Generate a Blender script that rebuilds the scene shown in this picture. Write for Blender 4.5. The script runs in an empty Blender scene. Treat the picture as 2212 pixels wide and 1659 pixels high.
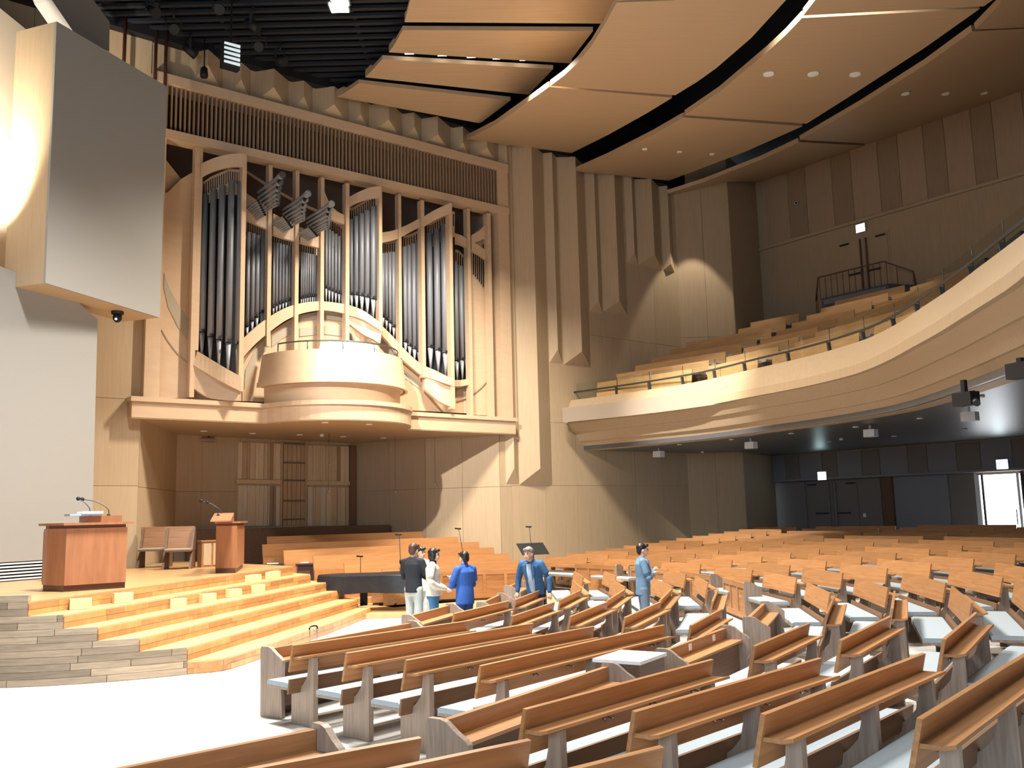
import bpy, bmesh, math, random
import numpy as np
from mathutils import Vector, Matrix
random.seed(7)
S = bpy.context.scene
COL = S.collection

# ------------------------------------------------------------------ camera
FPX, CX, CY, ZC = 1993.0, 1106.0, 829.5, 2.25
_up = np.array([766-CX, 13300+CY, FPX]); _up /= np.linalg.norm(_up)
_f = np.array([0, 0, 1.0]); _y = _f-_up*_f.dot(_up); _y /= np.linalg.norm(_y)
_x = np.cross(_up, _y)
if _x[0] < 0: _x = -_x
RW = np.array([_x, _y, _up])
CAMP = np.array([0, 0, ZC])
cam = bpy.data.cameras.new('camera'); camo = bpy.data.objects.new('camera', cam); COL.objects.link(camo)
cam.sensor_width = 36; cam.lens = FPX/2212*36; cam.clip_end = 300
M = Matrix.Identity(4)
for i in range(3):
    M[i][0] = RW[i, 0]; M[i][1] = RW[i, 1]; M[i][2] = -RW[i, 2]; M[i][3] = CAMP[i]
camo.matrix_world = M
S.camera = camo

# ------------------------------------------------------------------ colour management, world, main lights
S.view_settings.view_transform = 'Standard'; S.view_settings.look = 'None'
S.view_settings.gamma = 1; S.view_settings.use_curve_mapping = False
S.view_settings.exposure = 0.0
S.cycles.use_denoising = True
S.cycles.max_bounces = 7; S.cycles.diffuse_bounces = 3; S.cycles.glossy_bounces = 2
S.cycles.transmission_bounces = 4; S.cycles.transparent_max_bounces = 8
S.cycles.sample_clamp_indirect = 6; S.cycles.caustics_reflective = False; S.cycles.caustics_refractive = False
W = bpy.data.worlds.new('world'); S.world = W; W.use_nodes = True
W.node_tree.nodes['Background'].inputs[0].default_value = (0.75, 0.87, 1, 1)
W.node_tree.nodes['Background'].inputs[1].default_value = 1.0

def area(name, loc, target, sx, sy, power, color, spread=math.pi):
    l = bpy.data.lights.new(name, 'AREA'); l.shape = 'RECTANGLE'; l.size = sx; l.size_y = sy
    l.energy = power; l.color = color; l.spread = spread
    o = bpy.data.objects.new(name, l); COL.objects.link(o); o.location = loc
    d = Vector(target)-Vector(loc); o.rotation_euler = d.to_track_quat('-Z', 'Y').to_euler()
    return o
def spot(name, loc, target, power, color, angle, blend=.3, rad=.15):
    l = bpy.data.lights.new(name, 'SPOT'); l.energy = power; l.color = color
    l.spot_size = math.radians(angle); l.spot_blend = blend; l.shadow_soft_size = rad
    o = bpy.data.objects.new(name, l); COL.objects.link(o); o.location = loc
    d = Vector(target)-Vector(loc); o.rotation_euler = d.to_track_quat('-Z', 'Y').to_euler()
    return o
WARM = (1, .89, .74); NEUT = (1, .95, .88); COOL = (.62, .80, 1)
D2R = math.radians
area('key_lamps', (-.7, 22.45, 14.1), (-.7, 22.9, 0), 2.6, .35, 2700, WARM, D2R(125))
area('front_lamps', (-3.5, 13.0, 13.6), (-3.4, 13.4, 0), 3.5, .8, 2900, NEUT, D2R(115))
area('house_lamps', (5.5, 17.0, 13.3), (5.8, 17.4, 0), 4, 1.0, 950, NEUT, D2R(130))
area('near_lamps', (1.5, 6.0, 13.6), (1.5, 7.0, 0), 4, 1.0, 420, NEUT, D2R(120))
spot('organ_spot', (-5.0, 9.5, 13.0), (-2.6, 27.2, 6.2), 20000, NEUT, 27, 1.0)
spot('balcony_spot', (-2.0, 17.0, 13.4), (5.2, 27.6, 5.9), 26000, NEUT, 22, 1.0)
for i, (x, y) in enumerate([(7.4, 34.6), (17.0, 28.2), (10.8, 29.5)]):
    spot('gallery_downlight', (x, y, 14.4), (x, y, 0), 750, WARM, 62, .25, .05)
area('daylight', (-6.0, -9.0, 5.2), (-1, 9, 0.0), 14, 5, 1700, COOL, D2R(150))
spot('cove_lamp', (-10.6, 17.6, 8.2), (-11.6, 20.0, 12.5), 4200, WARM, 100, .9)

# ------------------------------------------------------------------ picking helpers (pixel -> point on a known plane)
def ray(px, py): return RW @ np.array([(px-CX)/FPX, -(py-CY)/FPX, 1.0])
def gz(px, py, z):
    d = ray(px, py); t = (z-ZC)/d[2]; return CAMP+d*t
def plane(px, py, p0, n):
    d = ray(px, py); t = (np.array(p0)-CAMP).dot(n)/d.dot(n); return CAMP+d*t
S0 = np.array([-9.37, 23.3, 0]); SN = np.array([-.616, .788, 0]); SU = np.array([.788, .616, 0])
def SP(px, py, off=0.0):
    p = plane(px, py, S0-SN*off, SN); return float((p-S0).dot(SU)), float(p[2])
def SW(u, off, z): return tuple(S0+SU*u-SN*off+np.array([0, 0, z]))     # off > 0 : into the hall
R0 = np.array([12.7, 37, 0]); RN = np.array([.788, .616, 0]); RU = np.array([.616, -.788, 0])
def RP(px, py, off=0.0):
    p = plane(px, py, R0-RN*off, RN); return float((p-R0).dot(RU)), float(p[2])
def RWp(u, off, z): return tuple(R0+RU*u-RN*off+np.array([0, 0, z]))
PC = np.array([-7.5, 18.0])
def flo(x, y):
    r = math.hypot(x-PC[0], y-PC[1]); return max(0, min(1.3, .06*(r-11)))
def pick(px, py, h=.89):
    z = h
    for i in range(40):
        p = gz(px, py, z); z = .5*z+.5*(flo(p[0], p[1])+h)
    return p
def pick2(a, b, h=.89):      # both ends of one level bench
    z = h
    for i in range(60):
        p = gz(*a, z); q = gz(*b, z); m = (p+q)/2; z = .5*z+.5*(flo(m[0], m[1])+h)
    return p[:2], q[:2]
def pol(r, th, z=0): t = math.radians(th); return (PC[0]+r*math.cos(t), PC[1]+r*math.sin(t), z)

# ------------------------------------------------------------------ materials
def mat(name, col, rough=.5, metal=0, var=None, scale=(1, 1, 1), nscale=4, emit=0, spec=.4, detail=3, bump=0, obj=False, alpha=None):
    m = bpy.data.materials.new(name); m.use_nodes = True; nt = m.node_tree; b = nt.nodes['Principled BSDF']
    b.inputs['Roughness'].default_value = rough; b.inputs['Metallic'].default_value = metal
    b.inputs['Specular IOR Level'].default_value = spec
    b.inputs['Base Color'].default_value = (*col, 1)
    if emit:
        b.inputs['Emission Color'].default_value = (*col, 1); b.inputs['Emission Strength'].default_value = emit
    if var is not None:
        tc = nt.nodes.new('ShaderNodeTexCoord'); mp = nt.nodes.new('ShaderNodeMapping'); mp.inputs['Scale'].default_value = scale
        nz = nt.nodes.new('ShaderNodeTexNoise'); nz.inputs['Scale'].default_value = nscale; nz.inputs['Detail'].default_value = detail
        nz.inputs['Distortion'].default_value = .6
        rp = nt.nodes.new('ShaderNodeValToRGB'); rp.color_ramp.elements[0].position = .3; rp.color_ramp.elements[1].position = .7
        rp.color_ramp.elements[0].color = (*var, 1); rp.color_ramp.elements[1].color = (*col, 1)
        nt.links.new(tc.outputs['Object'], mp.inputs['Vector']); nt.links.new(mp.outputs[0], nz.inputs['Vector'])
        nt.links.new(nz.outputs['Fac'], rp.inputs['Fac'])
        out = rp.outputs['Color']
        if obj:     # whole-piece tone differences between boards
            oi = nt.nodes.new('ShaderNodeObjectInfo'); hs = nt.nodes.new('ShaderNodeHueSaturation')
            mr = nt.nodes.new('ShaderNodeMapRange'); mr.inputs['To Min'].default_value = obj[0]; mr.inputs['To Max'].default_value = obj[1]
            nt.links.new(oi.outputs['Random'], mr.inputs['Value']); nt.links.new(mr.outputs[0], hs.inputs['Value'])
            nt.links.new(out, hs.inputs['Color']); out = hs.outputs['Color']
        nt.links.new(out, b.inputs['Base Color'])
        if bump:
            bp = nt.nodes.new('ShaderNodeBump'); bp.inputs['Strength'].default_value = bump; bp.inputs['Distance'].default_value = .01
            nt.links.new(nz.outputs['Fac'], bp.inputs['Height']); nt.links.new(bp.outputs[0], b.inputs['Normal'])
    return m
OAK = mat('oak', (.43, .215, .09), .38, var=(.31, .145, .055), scale=(.5, 9, 9), nscale=3, obj=(.85, 1.15))
OAKD = mat('oak_dark', (.15, .085, .05), .45, var=(.11, .06, .035), scale=(.5, 9, 9), nscale=3)
OAKM = mat('oak_mid', (.19, .105, .058), .45, var=(.17, .09, .045), scale=(.5, 9, 9), nscale=3)
OAKG = mat('oak_end_grain', (.34, .26, .20), .45, var=(.22, .165, .125), scale=(9, 9, .6), nscale=4)
OAKL = mat('oak_light', (.60, .36, .17), .4, var=(.48, .27, .12), scale=(.5, 9, 9), nscale=3, obj=(.9, 1.1))
CHOIR = mat('oak_choir', (.55, .27, .11), .4, var=(.43, .20, .075), scale=(.4, 9, 9), nscale=3, obj=(.92, 1.08))
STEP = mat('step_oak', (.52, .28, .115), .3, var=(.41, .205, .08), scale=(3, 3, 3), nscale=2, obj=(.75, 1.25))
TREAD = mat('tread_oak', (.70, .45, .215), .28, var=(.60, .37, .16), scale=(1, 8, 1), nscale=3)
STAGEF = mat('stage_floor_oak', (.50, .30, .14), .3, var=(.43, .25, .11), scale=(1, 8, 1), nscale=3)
PLANK = mat('ash_plank', (.40, .315, .225), .45, var=(.27, .205, .14), scale=(.8, .8, 14), nscale=3, obj=(.6, 1.3))
VEN = mat('maple_veneer', (.48, .36, .232), .5, var=(.44, .33, .208), scale=(8, 8, .5), nscale=2, obj=(.96, 1.04))
VEND = mat('maple_veneer_dark', (.37, .265, .18), .5, var=(.34, .24, .16), scale=(8, 8, .5), nscale=2)
VENG = mat('pale_acoustic_panel', (.47, .35, .26), .6, var=(.44, .325, .235), scale=(8, 8, .5), nscale=2)
CEIL = mat('ceiling_veneer', (.48, .35, .225), .5, var=(.45, .32, .20), scale=(.4, 6, 1), nscale=2)
CASE = mat('organ_maple', (.58, .42, .28), .42, var=(.54, .385, .25), scale=(1, 1, 4), nscale=2)
MESHG = mat('grey_mesh_cloth', (.42, .36, .28), .8, var=(.36, .31, .24), nscale=60)
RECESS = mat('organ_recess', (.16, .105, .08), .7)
PIPE = mat('pipe_metal', (.25, .265, .295), .5, .2, var=(.20, .21, .235), scale=(1, 1, .3), nscale=2)
PIPEF = mat('pipe_foot', (.33, .345, .37), .45, .3)
BLACK = mat('black', (.006, .006, .008), .6)
BLACKC = mat('black_ceiling', (.008, .009, .013), .7, var=(.004, .004, .007), nscale=2)
BATT = mat('black_batten', (.016, .018, .026), .6)
SCREEN = mat('grey_acoustic_cloth', (.31, .305, .285), .85, var=(.29, .285, .265), scale=(30, 30, 30), nscale=5)
COVE = mat('cove_plaster', (.80, .70, .55), .6)
CUSH = mat('cushion_cloth', (.33, .39, .435), .8, var=(.295, .355, .40), nscale=30)
FLOOR = mat('pale_floor', (.55, .53, .49), .55, var=(.51, .49, .455), nscale=1.5)
METAL = mat('steel', (.45, .46, .48), .3, .9)
DMET = mat('dark_metal', (.05, .055, .06), .4, .6)
RAILM = mat('grey_rail', (.09, .10, .105), .35, .6)
WHITE = mat('white_paint', (.75, .75, .74), .5)
PAPER = mat('paper', (.9, .9, .9), .7)
CLOTHW = mat('white_cloth', (.85, .86, .9), .85, bump=.0)
BCLOTH = mat('black_cloth', (.010, .011, .013), .38, var=(.018, .020, .024), nscale=5, bump=.4)
PULP = mat('pulpit_wood', (.36, .165, .085), .38, var=(.29, .13, .065), scale=(6, 6, .8), nscale=2)
PULPD = mat('pulpit_plinth', (.10, .045, .03), .4)
DARKSOF = mat('dark_soffit', (.11, .115, .12), .35, spec=.6)
GREYW = mat('grey_wall_panel', (.20, .175, .155), .7)
GREYL = mat('grey_blue_panel', (.235, .235, .25), .7)
DESK = mat('dark_purple_desk', (.065, .045, .055), .35)
VENU = mat('upper_panel', (.45, .325, .215), .55, var=(.41, .295, .19), scale=(8, 8, .5), nscale=2); VENV = mat('upper_panel_dark', (.36, .255, .165), .55, var=(.33, .23, .145), scale=(8, 8, .5), nscale=2)
def emis(name, col, st):
    m = bpy.data.materials.new(name); m.use_nodes = True; nt = m.node_tree
    b = nt.nodes['Principled BSDF']; b.inputs['Base Color'].default_value = (*col, 1)
    b.inputs['Emission Color'].default_value = (*col, 1); b.inputs['Emission Strength'].default_value = st; return m
LAMP = emis('lamp_glow', (1, .95, .88), 12)
EXITM = emis('exit_sign_glow', (.72, .97, 1), 9)
SKYM = emis('daylight_outside', (.93, .96, 1), 5)
GLASS = bpy.data.materials.new('rail_glass'); GLASS.use_nodes = True
_nt = GLASS.node_tree; _b = _nt.nodes['Principled BSDF']; _nt.nodes.remove(_b)
_t = _nt.nodes.new('ShaderNodeBsdfTransparent'); _t.inputs[0].default_value = (.86, .91, .86, 1)
_g = _nt.nodes.new('ShaderNodeBsdfGlossy'); _g.inputs['Roughness'].default_value = .05
_mx = _nt.nodes.new('ShaderNodeMixShader'); _mx.inputs[0].default_value = .06
_nt.links.new(_t.outputs[0], _mx.inputs[1]); _nt.links.new(_g.outputs[0], _mx.inputs[2])
_nt.links.new(_mx.outputs[0], _nt.nodes['Material Output'].inputs[0])

# ------------------------------------------------------------------ mesh builder
class MB:
    def __init__(s): s.v = []; s.f = []; s.sm = []; s.split = False
    def add(s, vs, fs, smooth=False):
        o = len(s.v); s.v += [tuple(map(float, p)) for p in vs]
        for f in fs: s.f.append([o+i for i in f]); s.sm.append(smooth)
        return s
    def hexa(s, p):   # 8 points: bottom loop, top loop
        return s.add(p, [(3, 2, 1, 0), (4, 5, 6, 7), (0, 1, 5, 4), (1, 2, 6, 5), (2, 3, 7, 6), (3, 0, 4, 7)])
    def box(s, x0, x1, y0, y1, z0, z1):
        return s.hexa([(x0, y0, z0), (x1, y0, z0), (x1, y1, z0), (x0, y1, z0), (x0, y0, z1), (x1, y0, z1), (x1, y1, z1), (x0, y1, z1)])
    def prism(s, a, b):   # two matching outlines
        n = len(a); s.add(list(a)+list(b), [tuple(range(n))[::-1], tuple(range(n, 2*n))]+[(i, (i+1) % n, n+(i+1) % n, n+i) for i in range(n)])
        return s
    def yz(s, prof, x0, x1): return s.prism([(x0, y, z) for y, z in prof], [(x1, y, z) for y, z in prof])
    def xy(s, pts, z0, z1): return s.prism([(p[0], p[1], z0) for p in pts], [(p[0], p[1], z1) for p in pts])
    def strip(s, rows, closed=False, smooth=False):   # list of equal-length loops
        n = len(rows[0]); vs = [p for r in rows for p in r]; fs = []
        for i in range(len(rows)-1):
            for j in range(n if closed else n-1):
                k = (j+1) % n; fs.append((i*n+j, i*n+k, (i+1)*n+k, (i+1)*n+j))
        return s.add(vs, fs, smooth)
    def tube(s, path, r, n=8, caps=True):
        path = [Vector(p) for p in path]; rr = r if isinstance(r, (list, tuple)) else [r]*len(path); rows = []
        for i, p in enumerate(path):
            d = (path[min(i+1, len(path)-1)]-path[max(i-1, 0)]).normalized()
            q = Vector((0, 0, 1)) if abs(d.z) < .9 else Vector((1, 0, 0))
            a = d.cross(q).normalized(); b = d.cross(a).normalized()
            rows.append([tuple(p+(a*math.cos(t)+b*math.sin(t))*rr[i]) for t in [2*math.pi*k/n for k in range(n)]])
        s.strip(rows, True, True)
        if caps: s.add(rows[0], [tuple(range(n))[::-1]]); s.add(rows[-1], [tuple(range(n))])
        return s
    def lathe(s, prof, c=(0, 0, 0), n=20):
        rows = [[(c[0]+r*math.cos(2*math.pi*k/n), c[1]+r*math.sin(2*math.pi*k/n), c[2]+z) for k in range(n)] for r, z in prof]
        s.strip(rows, True, True); s.add(rows[0], [tuple(range(n))[::-1]]); s.add(rows[-1], [tuple(range(n))]); return s
    def sphere(s, c, rx, ry, rz, n=12, m=8):
        rows = [[(c[0]+rx*math.sin(math.pi*i/m)*math.cos(2*math.pi*k/n), c[1]+ry*math.sin(math.pi*i/m)*math.sin(2*math.pi*k/n), c[2]+rz*math.cos(math.pi*i/m)) for k in range(n)] for i in range(m+1)]
        return s.strip(rows, True, True)
    def mesh(s, name):
        me = bpy.data.meshes.new(name); me.from_pydata(s.v, [], s.f)
        me.polygons.foreach_set('use_smooth', s.sm)
        bm = bmesh.new(); bm.from_mesh(me)
        bmesh.ops.remove_doubles(bm, verts=bm.verts, dist=1e-5)
        bmesh.ops.recalc_face_normals(bm, faces=bm.faces)
        if s.split:
            for e in bm.edges:
                if len(e.link_faces) == 2 and e.link_faces[0].normal.angle(e.link_faces[1].normal, 0) > .45: e.smooth = False
        bm.to_mesh(me); bm.free(); return me
def link(name, me, m=None, parent=None, loc=None, rz=0):
    o = bpy.data.objects.new(name, me); COL.objects.link(o)
    if m is not None and me is not None and len(me.materials) == 0: me.materials.append(m)
    if parent is not None: o.parent = parent
    if loc is not None: o.location = loc
    if rz: o.rotation_euler = (0, 0, rz)
    return o
def build(mb, name, m, parent=None, loc=None, rz=0): return link(name, mb.mesh(name), m, parent, loc, rz)
def tag(o, label, cat, group=None, kind=None):
    if label: o['label'] = label
    if cat: o['category'] = cat
    if group: o['group'] = group
    if kind: o['kind'] = kind
    return o
def thing(name, label, cat, loc=(0, 0, 0), rz=0, group=None):
    o = bpy.data.objects.new(name, None); COL.objects.link(o); o.empty_display_size = .1
    o.location = loc; o.rotation_euler = (0, 0, rz); return tag(o, label, cat, group)
def struct(o): o['kind'] = 'structure'; return o
def ribbon(mb, up, lo, offs, th, P=SP, Wd=SW):   # curved board whose front edges are picked on a wall plane
    rows = []
    for (a, b, o) in zip(up, lo, offs):
        ua, za = P(a[0], a[1], o); ub, zb = P(b[0], b[1], o)
        rows.append([Wd(ua, o, za), Wd(ub, o, zb), Wd(ub, o-th, zb), Wd(ua, o-th, za)])
    mb.strip(rows, True); mb.add(rows[0], [(0, 1, 2, 3)]); mb.add(rows[-1], [(3, 2, 1, 0)]); return mb
def polyS(mb, pts, off, th, P=SP, Wd=SW):
    q = [P(x, y, off) for x, y in pts]
    return mb.prism([Wd(u, off, z) for u, z in q], [Wd(u, off-th, z) for u, z in q])
def boxS(mb, u0, u1, z0, z1, off, th, Wd=SW):
    return mb.prism([Wd(u, off, z) for u, z in ((u0, z0), (u1, z0), (u1, z1), (u0, z1))], [Wd(u, off-th, z) for u, z in ((u0, z0), (u1, z0), (u1, z1), (u0, z1))])
def Z(x, y): return (300+x*.42205, 250+y*.42205)
def smooth(pts, k=4):
    out = []; n = len(pts)
    for i in range(n-1):
        p0, p1, p2, p3 = [np.array(pts[max(0, min(n-1, j))], float) for j in (i-1, i, i+1, i+2)]
        for s in range(k):
            t = s/k; out.append(tuple(.5*((2*p1)+(p2-p0)*t+(2*p0-5*p1+4*p2-p3)*t*t+(3*p1-p0-3*p2+p3)*t**3)))
    out.append(tuple(pts[-1])); return out

# ================================================================== SETTING: floor
mb = MB(); rs = [0, 4, 8, 11]+[11+.45*i for i in range(1, 32)]+[27, 30, 33]
rows = []
for r in rs:
    rows.append([(lambda p: (p[0], p[1], flo(p[0], p[1])-.004))(pol(max(r, .01), -150+i*(350/140))) for i in range(141)])
mb.strip(rows)
fl = struct(build(mb, 'floor', FLOOR))
# walls
def panelled(name, pts, zs, m, gap=.010, cols=None, pm=None, thick=.03, rowbreaks=None):
    """solid backing along the plan polyline, with separate panels in front of it"""
    root = struct(build(_back(pts, zs[0], zs[-1]), name, VEND))
    for a, b in zip(pts[:-1], pts[1:]):
        a = np.array(a, float); b = np.array(b, float); L = np.linalg.norm(b-a); n = max(1, round(L/1.35)); d = (b-a)/L; nn = np.array([d[1], -d[0]])
        if nn.dot(-(a+b)/2) < 0: nn = -nn
        for i in range(n):
            for z0, z1 in zip(zs[:-1], zs[1:]):
                p = a+d*(L*i/n+gap/2); q = a+d*(L*(i+1)/n-gap/2)
                k = MB().prism([(*(p), z0+gap/2), (*(q), z0+gap/2), (*(q+nn*thick), z0+gap/2), (*(p+nn*thick), z0+gap/2)],
                               [(*(p), z1-gap/2), (*(q), z1-gap/2), (*(q+nn*thick), z1-gap/2), (*(p+nn*thick), z1-gap/2)])
                build(k, 'wall_panel', m, root)
    return root
def _back(pts, z0, z1):
    mb = MB()
    for a, b in zip(pts[:-1], pts[1:]):
        a = np.array(a, float); b = np.array(b, float); d = (b-a)/np.linalg.norm(b-a); nn = np.array([d[1], -d[0]])
        if nn.dot((a+b)/2) < 0: nn = -nn
        mb.prism([(*a, z0), (*b, z0), (*(b+nn*.15), z0), (*(a+nn*.15), z0)], [(*a, z1), (*b, z1), (*(b+nn*.15), z1), (*(a+nn*.15), z1)])
    return mb
def s2(u, off=0): p = S0+SU*u-SN*off; return (p[0], p[1])
wallS = panelled('wall_side', [s2(11.75), s2(20.4)], [-.1, 3.18, 5.35, 8.6, 11.9, 15.05], VEN)
struct(wallS)
wl = panelled('wall_side_left', [s2(-5.8), s2(-.1)], [0, 3.18, 5.35, 8.6, 11.9, 15.05], VEN)
# wall above the organ
wu = struct(build(boxS(MB(), -.1, 11.75, 14.1, 15.05, 0, .15), 'wall_above_organ', VEN))
# niche behind the choir
def dpt(px, y): return (float((px-CX)/FPX*y*1.0+(-.0)), y)
NICHE = [s2(-.1), (-10.0, 27.3), (-9.5, 28.1), (-6.0, 31.9), (-5.55, 32.4), (-2.95, 30.9), s2(11.3), s2(11.75)]
wn = panelled('wall_niche', NICHE, [0, 3.15, 5.0], VEN)
# block and rear wall
BLK = [s2(20.4), (8.9, 36.0), (11.0, 39.3)]
wb = panelled('wall_block', BLK, [-.1, 4.4, 9.0, 16.6], VEN)
def r2(u, off=0): p = R0+RU*u-RN*off; return (p[0], p[1])
RLEN = 20
wr = struct(build(_back([r2(-4, -.5), r2(RLEN, -.5)], -.1, 3.5).add([], []), 'wall_rear_lower', GREYW))
wr2 = struct(build(_back([r2(-4), r2(RLEN)], 3.36, 17), 'wall_rear', VEN))
# alternating panels in the band under the gallery and at the top of the rear wall
for zz, pxs, yy, mats in (((3.40, 4.40), [1660.6, 1696.6, 1726.7, 1776, 1808, 1861.8, 1901, 1961.7, 2003.9, 2067.4, 2119.5, 2189, 2250, 2330], 1005, (GREYL, GREYW)),
                          ((13.5, 16.6), [1652, 1703, 1742, 1800, 1843, 1903, 1948, 2005, 2052, 2113, 2160, 2230, 2290], 430, (VENU, VENV))):
    for i in range(len(pxs)-1):
        u0 = RP(pxs[i], yy, .04)[0]; u1 = RP(pxs[i+1], yy, .04)[0]
        build(boxS(MB(), u0+.01, u1-.01, zz[0], zz[1], .04, .04, RWp), 'wall_panel', mats[i % 2], wr2)
tr = struct(build(boxS(MB(), -4, RLEN, 13.36, 13.47, .14, .14, RWp), 'trim_1', VEN))
tr = struct(build(boxS(MB(), -4, RLEN, 3.32, 3.39, .12, .7, RWp), 'trim_2', GREYL))
# far walls of the hall outside the picture, with the daylight window
wh = struct(build(_back([s2(-5.8), (-14.5, 5), (-11, -12)], 0, 16), 'wall_left', VEN))
mbw = MB()
for x0, x1, z0, z1 in ((-11, 25, 8.5, 17), (-11, 25, -.1, 1.6), (-11, -10, 1.6, 8.5), (4, 25, 1.6, 8.5)): mbw.box(x0, x1, -12.2, -12, z0, z1)
wbk = struct(build(mbw, 'wall_back', VEN))
wrt = struct(build(_back([r2(RLEN), (25, -12)], -.1, 17), 'wall_right', VEN))

# pilasters (long triangular folds of the side wall with pyramid feet)
def flute(pl, pr, apex, base_y, ztop, off, name='pilaster', m=VEN):
    ul, zb = SP(pl, base_y, .035); ur, zb2 = SP(pr, base_y, .035); ua, za = SP(apex[0], apex[1], off)
    zb = (zb+zb2)/2; mb = MB()
    A = [SW(ul, .03, zb), SW(ur, .03, zb), SW(ua, off, za)]; B = [SW(ul, .03, ztop), SW(ur, .03, ztop), SW(ua, off, ztop)]
    mb.add(A+B, [(0, 1, 2), (5, 4, 3), (0, 2, 5, 3), (2, 1, 4, 5), (1, 0, 3, 4)])
    return build(mb, name, m, wallS)
for pl, pr, ap, by in ((1093, 1121, (1111, 1011), 1046), (1122, 1193, (1167, 1012), 1047), (1187, 1215, (1205, 755), 785), (1218, 1276, (1257, 759), 791),
                       (1274, 1302, (1293, 650), 675), (1303, 1355, (1337.5, 650), 677), (1355, 1378, (1370.6, 546), 571), (1379, 1430, (1414, 550), 578), (1433, 1457, (1449, 570), 586)):
    flute(pl, pr, ap, by, 15.05, .42 if pr-pl > 35 else .25)
zt = 14.13
for k, (ax, ay, wdt) in enumerate(((449, 140, 72), (521, 171, 46), (591.5, 188, 72), (656, 207.5, 44), (722, 224.6, 72), (779, 246, 42), (840, 258, 66), (895, 273, 40), (946, 290, 64), (1000, 307, 36), (1052, 318, 52))):
    off = .45 if wdt > 50 else .28
    ua, za = SP(ax, ay, off); ul = SP(ax-wdt*.55, ay+30, .03)[0]; ur = SP(ax+wdt*.45, ay+45, .03)[0]
    A = [SW(ul, .0, zt), SW(ur, .0, zt), SW(ua, off, za)]; B = [SW(ul, .0, 15.05), SW(ur, .0, 15.05), SW(ua, off, 15.05)]
    build(MB().add(A+B, [(0, 1, 2), (5, 4, 3), (0, 2, 5, 3), (2, 1, 4, 5), (1, 0, 3, 4)]), 'pilaster', VEN, wu)
# plain pilaster strip between the organ and the flutes
struct(build(boxS(MB(), 11.72, 12.0, 4.7, 15.05, .12, .12), 'trim_3', VEN))

# ================================================================== ceiling
mb = MB(); mb.box(-20, 32, -13, 46, 17.3, 17.4)
ce = struct(build(mb, 'ceiling', BLACKC))
# black fascia above the side wall
struct(build(boxS(MB(), -6, 22, 15.04, 17.3, .3, .4), 'trim_4', BLACK))
# battens of the black stage ceiling
for i in range(46):
    y = 17.5+i*.36; x1 = -1.0-.0*i
    build(MB().box(-13.5, x1, y, y+.12, 15.25, 15.33), 'ceiling_batten', BATT, ce)
# three carrier beams
for x in (-11, -7.5, -4): build(MB().box(x, x+.1, 16, 34, 15.35, 15.5), 'ceiling_beam', BATT, ce)

def planeZ(a, b, c):
    a, b, c = map(np.array, (a, b, c)); n = np.cross(b-a, c-a); return a, n/np.linalg.norm(n)
def onp(px, py, pl): return plane(px, py, pl[0], pl[1])
def Q(x, y): return (700+x*.6835, y*.6835)
PR = planeZ((7.04, 36.1, 15.0), (11.13, 39.01, 16.46), (17.96, 30.27, 16.35))
s1 = SP(1243, 369); s1b = SP(1445, 390)
p3 = onp(2111, 58, PR); t3 = ray(2129, 12); t3 = CAMP+t3*((p3[2]-.45-ZC)/t3[2])
PQ = planeZ(SW(s1[0], .3, s1[1]-.15), SW(s1b[0], .3, s1b[1]-.15), t3)
s0 = SP(1008, 301); s0b = SP(1233, 331)
p4 = onp(1740, 35, PQ); t4 = ray(1720, 0); t4 = CAMP+t4*((p4[2]-.5-ZC)/t4[2])
PP = planeZ(SW(s0[0], .3, s0[1]-.12), SW(s0b[0], .3, s0b[1]-.12), t4)
PS = planeZ((0, 20, 14.75), (1, 20, 14.75), (0, 25, 14.75))
def ceilpanel(pts, pl, th=.14, lip=None):
    v = [onp(x, y, pl) for x, y in pts]; n = pl[1] if pl[1][2] > 0 else -pl[1]
    mb = MB().prism([tuple(p) for p in v], [tuple(p+n*th) for p in v]); return mb
pan = [
    ('p', [Q(925, 8), Q(1100, 2), Q(1500, -60), Q(1560, -60), Q(1460, 0), Q(1350, 120), Q(1240, 215), Q(1180, 258), Q(1110, 301), Q(715, 271), Q(760, 238), Q(800, 200), Q(845, 145), Q(885, 80)], PP),
    ('p', [Q(925, 2), Q(1100, -5), Q(1500, -66), Q(1400, -200), Q(1000, -160)], PP),
    ('p', [Q(710, 275), Q(1100, 309), Q(1020, 358), Q(900, 425), Q(780, 485), Q(450, 440), Q(540, 395), Q(640, 325)], PP),
    ('q', [Q(1510, 57), Q(2072, 28), Q(1900, 150), Q(1700, 280), Q(1525, 391), Q(1140, 364), Q(1250, 290), Q(1400, 165), Q(1460, 110)], PQ),
    ('q', [Q(1514, 49), Q(2085, 20), Q(2200, -60), Q(1600, -60)], PQ),
    ('q', [Q(1135, 371), Q(1512, 399), Q(1330, 480), Q(1090, 571), Q(795, 541), Q(900, 495), Q(1040, 425)], PQ),
    ('r', [Q(2058, 93), Q(2400, 80), Q(2400, -60), Q(2170, -60), Q(2130, 20)], PR),
    ('r', [Q(2048, 99), Q(2212, 91), (2330, 52), (2330, 130), Q(2212, 285), Q(1980, 372), Q(1740, 455), Q(1505, 442), Q(1700, 330), Q(1900, 205)], PR),
    ('r', [Q(1500, 449), Q(1745, 462), (1885, 322), (1642, 393), (1582, 393), (1437, 424), Q(1085, 612), Q(1200, 575), Q(1380, 505)], PR)]
cp = 0
for k, (kind, pts, pl) in enumerate(pan):
    build(ceilpanel(pts, pl), 'ceiling_panel', CEIL, ce)
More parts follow.
